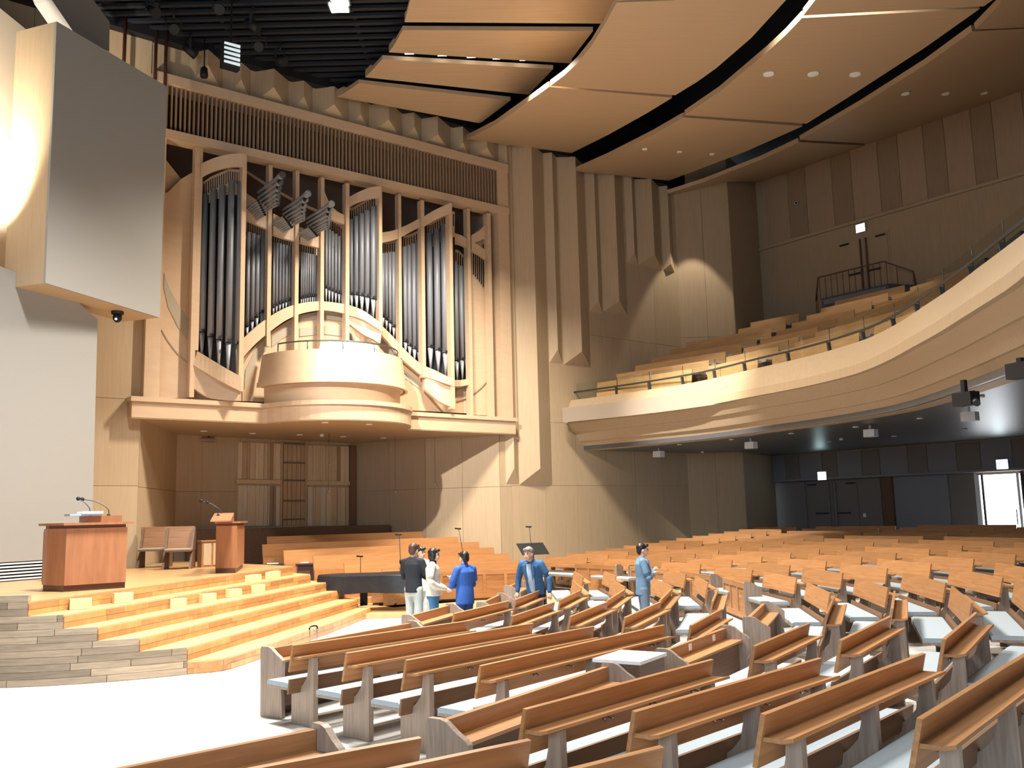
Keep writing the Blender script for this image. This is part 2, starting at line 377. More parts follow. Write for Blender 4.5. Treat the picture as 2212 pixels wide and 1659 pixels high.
for pts in ([(886, 0), (1332, 0), (1301, 44), (876, 41)], [(870, 65), (1281, 67), (1236, 126), (850, 100)], [(826, 128), (1195, 149), (1150, 196), (800, 156)], [(775, 180), (1103, 217), (1042, 263), (742, 202)], [(890, -12), (1345, -12), (1400, -90), (910, -90)]):
    build(ceilpanel(pts, PS, .12), 'ceiling_panel', CEIL, ce)
# drooping front lips of the small reflector panels
for a, b, c, d in (((876, 41), (1301, 44), (1301, 51), (874, 48)), ((850, 100), (1236, 126), (1233, 137), (840, 113)), ((800, 156), (1150, 196), (1144, 205), (789, 167)), ((742, 202), (1042, 263), (1035, 266), (727, 209))):
    v = [onp(*p, PS) for p in (a, b, c, d)]; zz = np.array([0, 0, .22])
    build(MB().prism([tuple(v[0]), tuple(v[1]), tuple(v[2]-zz*.0), tuple(v[3])], [tuple(v[0]+zz), tuple(v[1]+zz), tuple(v[2]+zz), tuple(v[3]+zz)]), 'panel_lip', VEN, ce)
# downlights
def downlight(px, py, pl, label, m=LAMP, r=.09, grp=None, z=None):
    p = onp(px, py, pl) if pl is not None else gz(px, py, z)
    t = thing('downlight', label, 'ceiling light', tuple(p-np.array([0, 0, .035])), 0, grp)
    build(MB().lathe([(r, 0), (r+.03, 0), (r+.03, .03), (r, .03)], n=16), 'trim_ring', WHITE, t)
    build(MB().lathe([(r, .012), (r*.6, .012), (.001, .02)], n=16), 'lens', m, t)
for n, (x, y) in zip(('left', 'middle', 'right'), ((1661, 158), (1757, 158), (1848, 159))): downlight(x, y, PQ, n+' of three bright downlights in the broad middle ceiling panel', r=.11)
for n, (x, y) in zip(('left', 'middle', 'right'), ((1393, 321), (1468, 327), (1538, 332))): downlight(x, y, PQ, n+' of three small downlights in the ceiling panel above the fluted wall', r=.06)
for n, (x, y), m in (('lit left', (1956, 201), LAMP), ('lit right', (2043, 201), LAMP), ('unlit', (2126, 200), BLACK)): downlight(x, y, PR, n+' downlight in the right-hand ceiling panel near the rear wall', m, .09)
# lamps in the slot between reflector panels
for i, x in enumerate((884, 955, 1018, 1074, 1132)):
    p = onp(x, 119+.055*(x-880), PS)
    t = thing('slot_lamp', ('first', 'second', 'third', 'fourth', 'fifth')[i]+' lamp from the left in the slot between ceiling reflector panels', 'ceiling light', tuple(p+np.array([0, 0, .05])), 0, 'slot lamps between the reflector panels')
    build(MB().box(-.12, .12, -.05, .05, 0, .08), 'lens', LAMP, t); build(MB().box(-.15, .15, -.08, .08, .085, .2), 'housing', DMET, t)
for i, (x, y, w) in enumerate(((732, 15, .22), (734, 1, .2))):
    p = gz(x, y, 15.0)
    t = thing('flood_lamp', ('large white flood lamp lit in the black stage ceiling', 'flood lamp at the top edge just above the large one')[i], 'ceiling light', tuple(p))
    build(MB().box(-w, w, -.2, .2, -.04, 0), 'lens', LAMP, t); build(MB().box(-w-.05, w+.05, -.25, .25, .0, .12), 'housing', DMET, t)
uv, zv = SP(502, 118, 3.0); pv = SW(uv, 3.0, zv)
lv = thing('smoke_vent', 'white louvred unit glowing in the black ceiling above the organ', 'vent', pv, math.atan2(.616, .788))
vm = emis('vent_slat_glow', (.6, .7, .72), .8)  # slats get a weak emission of their own
for k in range(5): build(MB().prism([(-.2, 0, .24-.12*k), (.2, 0, .24-.12*k), (.2, .03, .24-.12*k), (-.2, .03, .24-.12*k)], [(-.2, 0, .29-.12*k), (.2, 0, .31-.12*k), (.2, .03, .31-.12*k), (-.2, .03, .29-.12*k)]), 'slat', vm, lv)
build(MB().box(-.22, .22, .05, .25, -.32, .34), 'housing', BLACK, lv); build(MB().box(-.02, .02, .1, .14, .34, 17.3-zv), 'hanger', BLACK, lv)
# stage lights hanging in the dark ceiling
for i, (x, y) in enumerate(((330, 25), (375, 62), (410, 110), (475, 20), (545, 55), (605, 130), (560, 100))):
    p = gz(x, y, 14.7)
    t = thing('stage_light', 'black stage spotlight in the dark ceiling, '+('far left one near the grey box', 'second from the left', 'left one just above the organ grille corner', 'upper middle one at the picture top', 'one left of the louvred vent', 'one right below the louvred vent', 'one right beside the louvred vent')[i], 'stage light', tuple(p), random.random()*3, 'dark stage spotlights in the ceiling')
    build(MB().tube([(0, 0, .25), (0, 0, .55)], .025), 'hanger', DMET, t); build(MB().tube([(0, -.16, -.1), (0, .16, .12)], [.13, .10], 12), 'can', BLACK, t)
    build(MB().box(-.19, -.17, -.03, .03, -.02, .27).box(.17, .19, -.03, .03, -.02, .27).box(-.19, .19, -.03, .03, .25, .27), 'yoke', DMET, t)
p = SW(SP(441, 148, 1.0)[0], 1.0, SP(441, 148, 1.0)[1])
t = thing('hanging_speaker', 'small black fixture hanging against the fluted wall above the organ grille', 'stage light', p)
build(MB().tube([(0, 0, 0), (0, 0, .9)], .02), 'hanger', BLACK, t); build(MB().lathe([(.09, -.25), (.11, -.2), (.09, 0), (.04, .05)], n=12), 'can', BLACK, t)
for x in (266, 334, 356):
    ut, _ = SP(x, 150, .25); struct(build(MB().tube([SW(ut, .3, 12.6), SW(ut, .3, 16)], .045, 6), 'trim_5', mat('dark_red_pole', (.05, .015, .012), .5)))

# ================================================================== left screens, cove
A1 = np.array([-9.25, 18.3]); A2 = np.array([-8.1, 21.5])
zA0, zA1 = 7.0, 12.45
def vpl(a, b): d = np.array([b[0]-a[0], b[1]-a[1], 0]); n = np.array([d[1], -d[0], 0]); return np.array([a[0], a[1], 0]), n/np.linalg.norm(n)
PA = vpl(A1, A2)
sa = thing('upper_wall_screen', 'big upper grey cloth wall screen left of the organ', 'wall panel')
q = [plane(x, y, *PA) for x, y in ((122.5, 46), (361, 187), (345, 686), (98, 611))]
nA = PA[1] if PA[1].dot(np.array([-1, .2, 0])) > 0 else -PA[1]
build(MB().prism([tuple(p) for p in q], [tuple(p+nA*.06) for p in q]), 'cloth_face', SCREEN, sa)
q2 = [p+nA*.06 for p in q]
build(MB().prism([tuple(p) for p in q2], [tuple(p+nA*1.05) for p in q2]), 'wood_body', VEN, sa)
B1 = np.array([-10.1, 18.3]); B2 = np.array([-9.2, 20.1]); PB = vpl(B1, B2)
sb = thing('lower_wall_screen', 'tall lower grey cloth wall screen behind the pulpit', 'wall panel')
q = [plane(x, y, *PB) for x, y in ((-150, 520), (98, 611), (148, 634), (211, 690), (197, 1212), (-150, 1222))]
nB = PB[1] if PB[1].dot(np.array([-1, .2, 0])) > 0 else -PB[1]
for i in (5, 4): q[i][2] = 1.55
build(MB().prism([tuple(p) for p in q], [tuple(p+nB*.06) for p in q]), 'cloth_face', SCREEN, sb)
q2 = [p+nB*.06 for p in q]
build(MB().prism([tuple(p) for p in q2], [tuple(p+nB*.5) for p in q2]), 'wood_body', VEN, sb)
dB = np.array([B2[0]-B1[0], B2[1]-B1[1], 0]); dB /= np.linalg.norm(dB)
for k in range(6):
    z = 1.19+k*.062; a = q[5]*1.0; b = q[4]*1.0; a[2] = b[2] = z
    e = np.array([0, 0, .03]); build(MB().prism([tuple(a), tuple(b), tuple(b+nB*.08), tuple(a+nB*.08)], [tuple(a+e), tuple(b+e), tuple(b+nB*.08+e), tuple(a+nB*.08+e)]), 'louvre_slat', WHITE, sb)
a = q[5]+nB*.1; b = q[4]+nB*.1; a[2] = b[2] = 1.17
build(MB().prism([tuple(a), tuple(b), tuple(b+nB*.03), tuple(a+nB*.03)], [(*a[:2], 1.55), (*b[:2], 1.55), (*(b+nB*.03)[:2], 1.55), (*(a+nB*.03)[:2], 1.55)]), 'louvre_back', BLACK, sb)
struct(build(MB().prism([(-11.9, 12, 6.5), (-10.9, 21.0, 6.5), (-11.1, 21.1, 6.5), (-12.1, 12, 6.5)], [(-11.9, 12, 13.6), (-10.9, 21.0, 13.6), (-11.1, 21.1, 13.6), (-12.1, 12, 13.6)]), 'wall_cove', COVE))
dq = [plane(x, y, *vpl(A1+np.array([-.9, .6]), A2+np.array([-1.2, 2.0]))) for x, y in ((100, -30), (180, -30), (237, 48), (236, 112), (165, 78), (112, 0))]
bx = thing('upper_grey_box', 'dark grey box panel high at the top left corner above the screens', 'wall panel')
build(MB().prism([tuple(p) for p in dq], [tuple(p+nA*.5) for p in dq]), 'cloth_face', SCREEN, bx)
# camera and downlight under the upper screen
def onA(px, py): return tuple(plane(px, py, *PA)+nA*.45)
c0 = onA(288, 678)
t = thing('dome_camera', 'black camera hanging under the upper grey wall screen', 'camera', c0)
build(MB().lathe([(.13, .03), (.14, .16), (.12, .2)], n=14), 'base', BLACK, t); build(MB().sphere((0, 0, -.04), .1, .1, .12), 'camera_head', BLACK, t); build(MB().tube([(0, -.06, -.09), (.02, -.12, -.1)], .03), 'lens', METAL, t)

# ================================================================== ORGAN
org = thing('pipe_organ', 'large maple pipe organ with grey pipes on the wall above the choir', 'organ', (0, 0, 0))
def OP(*l, **k): return build(*l, org, **k)
ZB = 5.38
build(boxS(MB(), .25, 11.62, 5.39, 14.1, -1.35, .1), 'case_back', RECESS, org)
build(boxS(MB(), -.1, .28, ZB, 14.12, .25, 1.6), 'case_side', CASE, org); build(boxS(MB(), 11.28, 11.72, ZB, 14.12, .25, 1.6), 'case_side', CASE, org)
# slatted grille on top
gr = build(boxS(MB(), -.1, 11.72, 13.85, 14.12, .3, .65), 'grille_frame', CASE, org)
build(boxS(MB(), -.1, 11.72, 12.34, 12.58, .3, .45), 'grille_frame', CASE, org)
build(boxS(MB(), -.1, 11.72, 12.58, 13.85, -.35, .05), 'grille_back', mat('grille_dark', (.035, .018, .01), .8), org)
N = 92; GSL = mat('grille_slat_wood', (.30, .195, .12), .55)
for i in range(N):
    u = .28+(11.28-.28)*i/(N-1)
    build(boxS(MB(), u-.022, u+.022, 12.58, 13.86, .22, .10), 'grille_slat', GSL, org)
# posts
posts = [((300, 150), (272, 1440), .10, .15), ((322, 150), (296, 1200), .07, .12), ((540, 200), (524, 1410), .10, .75), ((672, 250), (667, 1180), .09, .1), ((812, 280), (806, 1200), .09, .1), ((940, 315), (938, 1190), .09, .12), ((1068, 345), (1068, 1200), .10, .15),
         ((1232, 362), (1243, 1100), .09, .62), ((1330, 400), (1346, 1240), .08, .1), ((1448, 432), (1465, 1340), .10, .15), ((1595, 447), (1609, 1500), .10, .62), ((1688, 475), (1703, 1540), .10, .12), ((1790, 500), (1812, 1540), .12, .2)]
for (a, b, w, off) in posts:
    ua, za = SP(*Z(*a), off); ub, zb = SP(*Z(*b), off); u = (ua+ub)/2
    build(boxS(MB(), u-w*.62, u+w*.62, max(zb, ZB), min(za, 12.33), off, .22), 'post', CASE, org)
# upper lattice posts against the recess
for x in (583, 642, 697, 746, 865, 912, 1013): pass
# curved boards: (upper, lower, offsets)
def Zs(l): return [Z(*p) for p in l]
bands = [
    ('tower_cap', [(318, 245), (370, 222), (430, 203), (500, 193), (548, 195)], [(318, 318), (370, 290), (430, 270), (500, 258), (548, 262)], [.15, .4, .6, .75, .78]),
    ('tower_base', [(300, 1205), (370, 1247), (445, 1292), (520, 1334)], [(277, 1275), (360, 1325), (440, 1370), (524, 1412)], [.15, .4, .65, .8]),
    ('tower_hull', [(277, 1275), (360, 1325), (440, 1370), (524, 1412)], [(275, 1390), (350, 1440), (430, 1455), (505, 1458)], [.13, .3, .5, .7]),
    ('arch_band', [(530, 1145), (600, 1080), (665, 1032), (740, 988), (805, 965), (870, 953), (940, 950), (1010, 957), (1065, 966)], [(530, 1240), (600, 1165), (665, 1110), (740, 1055), (805, 1022), (870, 1003), (940, 995), (1010, 1003), (1065, 1015)], [.05]*9),
    ('tower_base', [(1065, 966), (1110, 980), (1150, 998), (1190, 1025), (1243, 1066)], [(1065, 1020), (1110, 1030), (1150, 1045), (1190, 1068), (1243, 1105)], [.1, .35, .5, .6, .65]),
    ('tower_hull', [(1065, 1020), (1110, 1030), (1150, 1045), (1190, 1068), (1243, 1105)], [(1068, 1060), (1110, 1090), (1150, 1120), (1190, 1140), (1235, 1165)], [.08, .25, .4, .5, .6]),
    ('arch_band', [(1245, 1075), (1290, 1120), (1340, 1175), (1400, 1235), (1462, 1285)], [(1245, 1125), (1290, 1175), (1340, 1238), (1400, 1292), (1462, 1342)], [.05]*5),
    ('tower_base', [(1460, 1280), (1510, 1300), (1560, 1325), (1612, 1348)], [(1460, 1335), (1510, 1350), (1560, 1368), (1612, 1385)], [.1, .35, .55, .65]),
    ('tower_hull', [(1460, 1335), (1510, 1350), (1560, 1368), (1612, 1385)], [(1462, 1400), (1510, 1440), (1550, 1470), (1600, 1490)], [.08, .3, .45, .55]),
    ('arch_band', [(1612, 1352), (1650, 1352), (1705, 1342)], [(1612, 1384), (1650, 1384), (1705, 1374)], [.05]*3),
    ('top_band', [(550, 395), (600, 430), (668, 470)], [(550, 530), (610, 560), (668, 585)], [.03]*3),
    ('top_band', [(688, 500), (745, 530), (806, 560)], [(688, 608), (745, 628), (806, 645)], [.03]*3),
    ('top_band', [(826, 570), (880, 595), (934, 622)], [(826, 650), (880, 665), (934, 680)], [.03]*3),
    ('top_band', [(950, 385), (965, 425), (990, 465), (1020, 492), (1060, 511)], [(950, 500), (965, 515), (990, 532), (1020, 545), (1060, 558)], [.05]*5),
    ('tower_cap', [(1078, 415), (1120, 392), (1180, 368), (1237, 360)], [(1078, 468), (1120, 445), (1180, 425), (1237, 418)], [.15, .4, .55, .65]),
    ('top_band', [(1245, 597), (1290, 590), (1335, 575), (1400, 545), (1458, 510)], [(1245, 650), (1290, 640), (1335, 625), (1400, 590), (1458, 560)], [.05]*5),
    ('tower_cap', [(1460, 515), (1510, 485), (1560, 460), (1600, 447)], [(1460, 568), (1510, 538), (1560, 513), (1600, 500)], [.15, .4, .55, .65]),
    ('top_band', [(1608, 598), (1650, 612), (1690, 638)], [(1608, 655), (1650, 660), (1690, 682)], [.05]*3),
    ('top_band', [(1702, 612), (1745, 585), (1786, 540)], [(1702, 655), (1745, 640), (1786, 620)], [.05]*3),
    ('top_band', [(1702, 640), (1745, 665), (1786, 700)], [(1702, 690), (1745, 712), (1786, 745)], [.06]*3),
]
for nme, up, lo, of in bands: build(ribbon(MB(), Zs(smooth(up)), Zs(smooth(lo)), [o[0] for o in smooth([(o, 0) for o in of])], .12), nme, CASE, org)
# the diagonal brace behind the trumpets
build(ribbon(MB(), Zs([(552, 280), (660, 350), (800, 430), (935, 490)]), Zs([(552, 292), (660, 362), (800, 442), (935, 502)]), [-.6]*4, .06), 'brace', CASE, org)
# left side field and lower field boards
def field(pts, off, th=.06, m=CASE, nme='case_panel'): return build(polyS(MB(), Zs(pts), off, th), nme, m, org)
field([(75, 1445), (262, 1445), (285, 420), (290, 280), (215, 325), (150, 390), (60, 420)], -.1)
field([(60, 420), (150, 400), (215, 322), (150, 240), (60, 130)], -.25)
field([(75, 1440), (105, 1440), (130, 420), (100, 420)], -.02, .05, CASE, 'stile')
field([(530, 1460), (1800, 1530), (1800, 1330), (1700, 1375), (1612, 1390), (1455, 1345), (1340, 1240), (1240, 1110), (1060, 1020), (940, 998), (800, 1024), (665, 1112), (528, 1240)], -.22)
field([(265, 1455), (530, 1460), (530, 1300), (300, 1200), (275, 1270)], -.25)
field([(1700, 1530), (1800, 1535), (1790, 540), (1702, 615)], -.12)
# pale mesh panels and thin raised arcs in the lower field
meshes = [[(540, 1400), (600, 1260), (655, 1195), (655, 1125), (600, 1190), (545, 1300)], [(680, 1185), (735, 1140), (798, 1105), (798, 1060), (735, 1090), (680, 1130)], [(822, 1130), (930, 1118), (930, 1075), (822, 1088)], [(822, 1050), (930, 1040), (930, 1015), (822, 1025)],
          [(948, 1118), (1050, 1130), (1050, 1092), (948, 1075)], [(948, 1040), (1050, 1055), (1050, 1030), (948, 1015)], [(1072, 1140), (1130, 1165), (1130, 1130), (1072, 1110)], [(1245, 1195), (1330, 1280), (1330, 1245), (1245, 1150)], [(1355, 1340), (1440, 1400), (1440, 1370), (1355, 1300)],
          [(1625, 1440), (1695, 1425), (1695, 1385), (1625, 1395)], [(1712, 1310), (1790, 1215), (1795, 1110), (1760, 1180), (1712, 1225)], [(1712, 1400), (1790, 1310), (1790, 1270), (1712, 1355)]]
for p in meshes: field(p, -.2, .03, MESHG, 'mesh_panel')
field([(130, 805), (150, 870), (200, 960), (262, 1050), (262, 1165), (200, 1080), (150, 980), (128, 880)], -.085, .02, MESHG, 'mesh_panel')
arcs = [([(118, 1095), (150, 1150), (200, 1215), (258, 1270)], -.08), ([(532, 1270), (570, 1210), (620, 1150), (662, 1110)], -.17), ([(1712, 1420), (1760, 1380), (1798, 1330)], -.08), ([(1625, 1400), (1695, 1380)], -.17), ([(1625, 1455), (1695, 1435)], -.17)]
for p, of in arcs:
    pp = smooth(p); build(ribbon(MB(), Zs(pp), Zs([(x, y+7) for x, y in pp]), [of]*len(pp), .02), 'raised_arc', VEND, org)
# pipes
groups = [
    ([327, 370, 415, 462, 510], [1105, 1128, 1142, 1158, 1168], [400, 370, 350, 330, 335], [1220, 1250, 1285, 1310, 1325], 18, [.0, .2, .4, .55, .62]),
    ([557, 583, 607, 632, 655], [1072, 1045, 1025, 1005, 988], [592, 600, 610, 618, 630], [1130, 1100, 1078, 1060, 1040], 11.5, [-.12]*5),
    ([692, 708, 725, 741, 757, 773, 788, 802], [975, 965, 957, 951, 946, 942, 939, 937], [645, 648, 652, 656, 661, 666, 672, 680], [1008, 1000, 992, 985, 980, 972, 968, 965], 7.4, [-.12]*8),
    ([835, 846, 857, 868, 880, 892, 903, 914, 925], [930, 928, 925, 923, 921, 920, 920, 920, 920], [695, 697, 700, 702, 705, 708, 710, 713, 716], [957]*9, 5.1, [-.12]*9),
    ([962, 978, 994, 1011, 1028, 1044], [877, 886, 892, 900, 905, 910], [572, 580, 590, 603, 615, 628], [948, 948, 950, 953, 957, 962], 7.6, [-.12]*6),
    ([1093, 1118, 1145, 1173, 1203, 1229], [912, 913, 918, 925, 935, 942], [530, 515, 500, 485, 465, 460], [972, 980, 992, 1005, 1022, 1040], 13, [-.02, .15, .3, .4, .48, .5]),
    ([1254, 1271, 1289, 1308, 1328], [1025, 1040, 1057, 1078, 1103], [705, 703, 700, 697, 692], [1060, 1082, 1102, 1122, 1145], 8.8, [-.12]*5),
    ([1368, 1390, 1414, 1438], [1155, 1175, 1190, 1205], [672, 665, 655, 640], [1200, 1222, 1245, 1265], 11, [-.12]*4),
    ([1496, 1535, 1573, 1598], [1183, 1198, 1212, 1222], [605, 582, 560, 550], [1290, 1300, 1315, 1325], 15, [.0, .2, .35, .45]),
    ([1632, 1658, 1683], [1252, 1247, 1243], [745, 770, 790], [1345, 1343, 1340], 11, [-.12]*3)]
for xs, ms, ts, fs, r, ofs in groups:
    for x, my, ty, fy, of in zip(xs, ms, ts, fs, ofs):
        u, zm = SP(*Z(x, my), of); u2, zt_ = SP(*Z(x, ty), of); u3, zf = SP(*Z(x, fy), of)
        rr = abs(SP(*Z(x+r, my), of)[0]-u)*.93
        c = SW(u, of-.05, 0)
        pp = build(MB().lathe([(rr, zm), (rr, zt_)], n=14).mesh('p') and MB().tube([(c[0], c[1], zm), (c[0], c[1], zt_)], rr, 14), 'pipe', PIPE, org)
        build(MB().tube([(c[0], c[1], zf-.12), (c[0], c[1], zm-.03)], [rr*.22, rr*.9], 12), 'pipe_foot', PIPEF, pp)
        d = np.array(c)-SN*rr*.93
        build(MB().prism([tuple(d+SU*a*rr*.6+np.array([0, 0, zm+b])) for a, b in ((-1, -.02), (1, -.02), (1, .05), (-1, .05))], [tuple(d-SN*.03+SU*a*rr*.6+np.array([0, 0, zm+b])) for a, b in ((-1, -.02), (1, -.02), (1, .05), (-1, .05))]), 'pipe_mouth', BLACK, pp)
    # pipe shade: cream board with dark slots above the pipes, black behind the feet
    x0, x1 = xs[0]-r-3, xs[-1]+r+3
    of = min(ofs)-.18 if len(set(ofs)) == 1 else .0
    up = [(x, t-60) for x, t in zip([x0]+xs+[x1], [ts[0]]+ts+[ts[-1]])]; lo = [(x, t+70) for x, t in zip([x0]+xs+[x1], [ts[0]]+ts+[ts[-1]])]
    of2 = [ofs[0]-.25]+[o-.25 for o in ofs]+[ofs[-1]-.25]
    build(ribbon(MB(), Zs(up), Zs(lo), of2, .03), 'pipe_shade', CASE, org)
    k = MB(); nsl = int((x1-x0)/11)
    for i in range(nsl):
        x = x0+(x1-x0)*(i+.5)/nsl; ty = np.interp(x, xs, ts); o2 = float(np.interp(x, xs, ofs))-.24
        ribbon(k, Zs([(x-2.2, ty-46), (x+2.2, ty-46)]), Zs([(x-2.2, ty+14), (x+2.2, ty+14)]), [o2, o2], .02)
    build(k, 'shade_slots', BLACK, org)
    lo = [(x, t+22) for x, t in zip([x0]+xs+[x1], [fs[0]]+fs+[fs[-1]])]; up = [(x, t+60) for x, t in zip([x0]+xs+[x1], [ts[0]]+ts+[ts[-1]])]
    build(ribbon(MB(), Zs(up), Zs(lo), [o-.03 for o in of2], .03), 'pipe_back_sheet', BLACK, org)  # thin black sheet behind the pipes, down past their feet
# slotted sound openings on the right side
k = MB()
for i in range(8):
    x = 1712+i*10; ribbon(k, Zs([(x, 720-i*13), (x+3, 720-i*13)]), Zs([(x, 735+i*3), (x+3, 735+i*3)]), [-.08]*2, .03)
for i in range(8):
    x = 1712+i*10; ribbon(k, Zs([(x, 705+i*9), (x+3, 705+i*9)]), Zs([(x, 810+i*13), (x+3, 810+i*13)]), [-.07]*2, .03)
build(k, 'sound_slots', BLACK, org)
# horizontal trumpets
def T6(x, y): return (500+x*.3014, 350+y*.3014)
cl = [[(365, 92), (350, 143), (340, 185), (335, 222), (335, 252), (333, 280), (332, 300)], [(550, 225), (533, 268), (523, 308), (518, 340), (515, 370), (517, 392), (518, 410)], [(720, 297), (708, 337), (698, 372), (697, 402), (695, 428), (695, 447), (695, 463)]]
cm = [[(192, 278), (240, 375)], [(377, 393), (432, 465)], [(562, 468), (612, 525)]]
for c, mm in zip(cl, cm):
    Ls = [1.75, 1.6, 1.45, 1.3, 1.18, 1.08, 1.0]
    for (x, y), L in zip(c, Ls):
        u, z = SP(*T6(x, y), L); rb = .10-.007*Ls.index(L)
        o = build(MB().tube([SW(u, .1, z), SW(u, L*.8, z), SW(u, L, z)], [rb*.3, rb*.6, rb], 10, False), 'trumpet_pipe', PIPEF, org)
        build(MB().tube([SW(u, L-.02, z), SW(u, L-.015, z)], rb*.93, 10), 'bell_mouth', BLACK, o)
    for i in range(7):
        t = i/6; x = mm[0][0]*(1-t)+mm[1][0]*t; y = mm[0][1]*(1-t)+mm[1][1]*t; L = .85-.2*t
        u, z = SP(*T6(x, y), L); rb = .045
        o = build(MB().tube([SW(u, .05, z), SW(u, L, z)], [.018, rb], 8, False), 'trumpet_pipe', PIPEF, org)
        build(MB().tube([SW(u, L-.02, z), SW(u, L-.015, z)], rb*.9, 8), 'bell_mouth', BLACK, o)
# shelf with round bulge, fascia, soffit
UC, RB = 5.3, 2.28
def bulge(R, uc=UC, n=26, o0=.0): return [(uc-R*math.cos(math.pi*i/n), o0+R*math.sin(math.pi*i/n)) for i in range(n+1)]
SH = [(-.45, .45), (UC-RB-.02, .45)]+[p for p in bulge(RB) if p[1] > .42]+[(UC+RB+.15, .50), (11.75, .45)]
def offpoly(pts, d): return [(u, o+d) for u, o in pts]
shelf = thing('organ_shelf', 'maple shelf with a rounded bulge carrying the organ', 'shelf')
def slab(mb, pts, z0, z1, back=-1.3):
    P2 = pts+[(pts[-1][0], back), (pts[0][0], back)]
    return mb.prism([SW(u, o, z0) for u, o in P2], [SW(u, o, z1) for u, o in P2])
build(slab(MB(), SH, 5.26, 5.38), 'top_board', CASE, shelf)
SH2 = [(u+(.04 if u < 0 else (-.04 if u > 11 else 0)), o-.07) for u, o in SH]
build(slab(MB(), SH2, 4.86, 5.26), 'fascia', CASE, shelf)
# soffit under the organ down to the niche wall
mb = MB(); fr = [SW(u, o-.01, 4.835) for u, o in SH2]
nb = [(*p, 4.835) for p in NICHE][::-1]
mb.prism([p for p in fr]+[tuple(p) for p in nb[1:]], [(p[0], p[1], 4.858) for p in fr]+[(p[0], p[1], 4.858) for p in nb[1:]])
build(mb, 'soffit', VEN, shelf)
SOL = ('front left corner', 'second from left in the long row', 'third from left in the long row', 'fourth from left in the long row', 'fifth from left in the long row', 'rightmost in the long row', 'left of two under the bulge', 'right of two under the bulge')
for i, (x, y) in enumerate(((440, 930), (546, 935), (647, 938), (741, 942), (828, 945), (910, 949), (702, 911), (797, 915))):
    downlight(x, y, None, 'unlit downlight in the organ soffit, '+SOL[i], BLACK, .07, 'unlit downlights under the organ', 4.835)
p = gz(695, 940, 4.8); t = thing('smoke_detector', 'small white smoke detector under the organ soffit', 'smoke detector', tuple(p)); build(MB().lathe([(.03, -.05), (.06, -.03), (.06, .05)], n=12), 'body', WHITE, t)
# round organ balcony
drum = thing('organ_gallery', 'rounded maple organist gallery bulging below the pipes', 'gallery')
def ringS(mb, R0_, z0, R1, z1, th=.08, uc=5.2, n=32):
    rows = []
    for i in range(n+1):
        a = math.pi*i/n; rows.append([SW(uc-R*math.cos(a), max(-.15, R*math.sin(a)), z) for R, z in ((R0_, z0), (R1, z1), (R1-th, z1), (R0_-th, z0))])
    mb.strip(rows, True, True); mb.split = True; return mb
build(ringS(MB(), 2.2, 5.98, 2.08, 6.78), 'parapet', CASE, drum)
build(ringS(MB(), 2.24, 5.86, 2.22, 6.0), 'lower_lip', CASE, drum)
build(ringS(MB(), 2.0, 5.38, 2.02, 5.86), 'base_drum', CASE, drum)
rows = [SW(5.2-2.1*math.cos(math.pi*i/32), 2.1*math.sin(math.pi*i/32), 0) for i in range(33)]
build(MB().prism([(p[0], p[1], 5.86) for p in rows], [(p[0], p[1], 5.95) for p in rows]), 'gallery_floor', CASE, drum)
rl = [SW(5.2-1.95*math.cos(math.pi*i/32), 1.95*math.sin(math.pi*i/32), 7.03) for i in range(3, 30)]
k = build(MB().tube(rl, .022, 6), 'handrail', RAILM, drum)
for i in range(0, 27, 5): p = rl[i]; build(MB().tube([(p[0], p[1], 6.7), p], .016, 6), 'rail_post', RAILM, k)
# organ console under a white cloth
cc = S0+SU*5.35-SN*.9; random.seed(3)
mb = MB(); rows = []
for j, (rx, ry, z) in enumerate(((.98, .42, 0), (.95, .40, .6), (.92, .38, .95), (.85, .33, 1.16), (.6, .22, 1.24), (.15, .08, 1.26))):
    rows.append([tuple(np.array([cc[0], cc[1], 5.95+z+random.uniform(-.02, .02)])+SU*rx*math.copysign(abs(math.cos(a))**.6, math.cos(a))*(1+random.uniform(-.03, .03))-SN*ry*math.copysign(abs(math.sin(a))**.6, math.sin(a))*(1+random.uniform(-.04, .04))) for a in [2*math.pi*k/22 for k in range(22)]])
mb.strip(rows, True, True); mb.add(rows[-1], [tuple(range(22))])
tag(build(mb, 'covered_console', CLOTHW), 'organ console draped in white cloth behind the gallery rail', 'organ console')

# slatted wood picture wall in the niche
def npt(px, py, off=0.0):  # niche back wall between its two far corners
    a = np.array([-9.5, 28.1, 0]); b = np.array([-6.0, 31.9, 0]); d = (b-a)/np.linalg.norm(b-a); n = np.array([-d[1], d[0], 0])
    p = plane(px, py, a-n*off, n); return p, d, n
scr = thing('slatted_wood_screen', 'screen of vertical multi-toned boards on the niche wall behind the choir', 'wall panel')
tones = [mat('board_tone', c, .5, var=tuple(x*.85 for x in c), scale=(6, 6, .6), nscale=3) for c in ((.62, .46, .28), (.50, .34, .19), (.70, .54, .35), (.36, .23, .13), (.66, .56, .42))]
dk = mat('board_dark', (.16, .10, .065), .5)
def nbox(x0, x1, y0, y1, off, th, m, nme, par=scr):
    a, d, n = npt(x0, (y0+y1)/2, off); b, _, _ = npt(x1, (y0+y1)/2, off); zt_ = npt((x0+x1)/2, y0, off)[0][2]; zb = npt((x0+x1)/2, y1, off)[0][2]
    v = [a, b, b+n*th, a+n*th]; return build(MB().prism([(p[0], p[1], zb) for p in v], [(p[0], p[1], zt_) for p in v]), nme, m, par)
nbox(505, 790, 946, 1152, .02, .04, dk, 'backing')
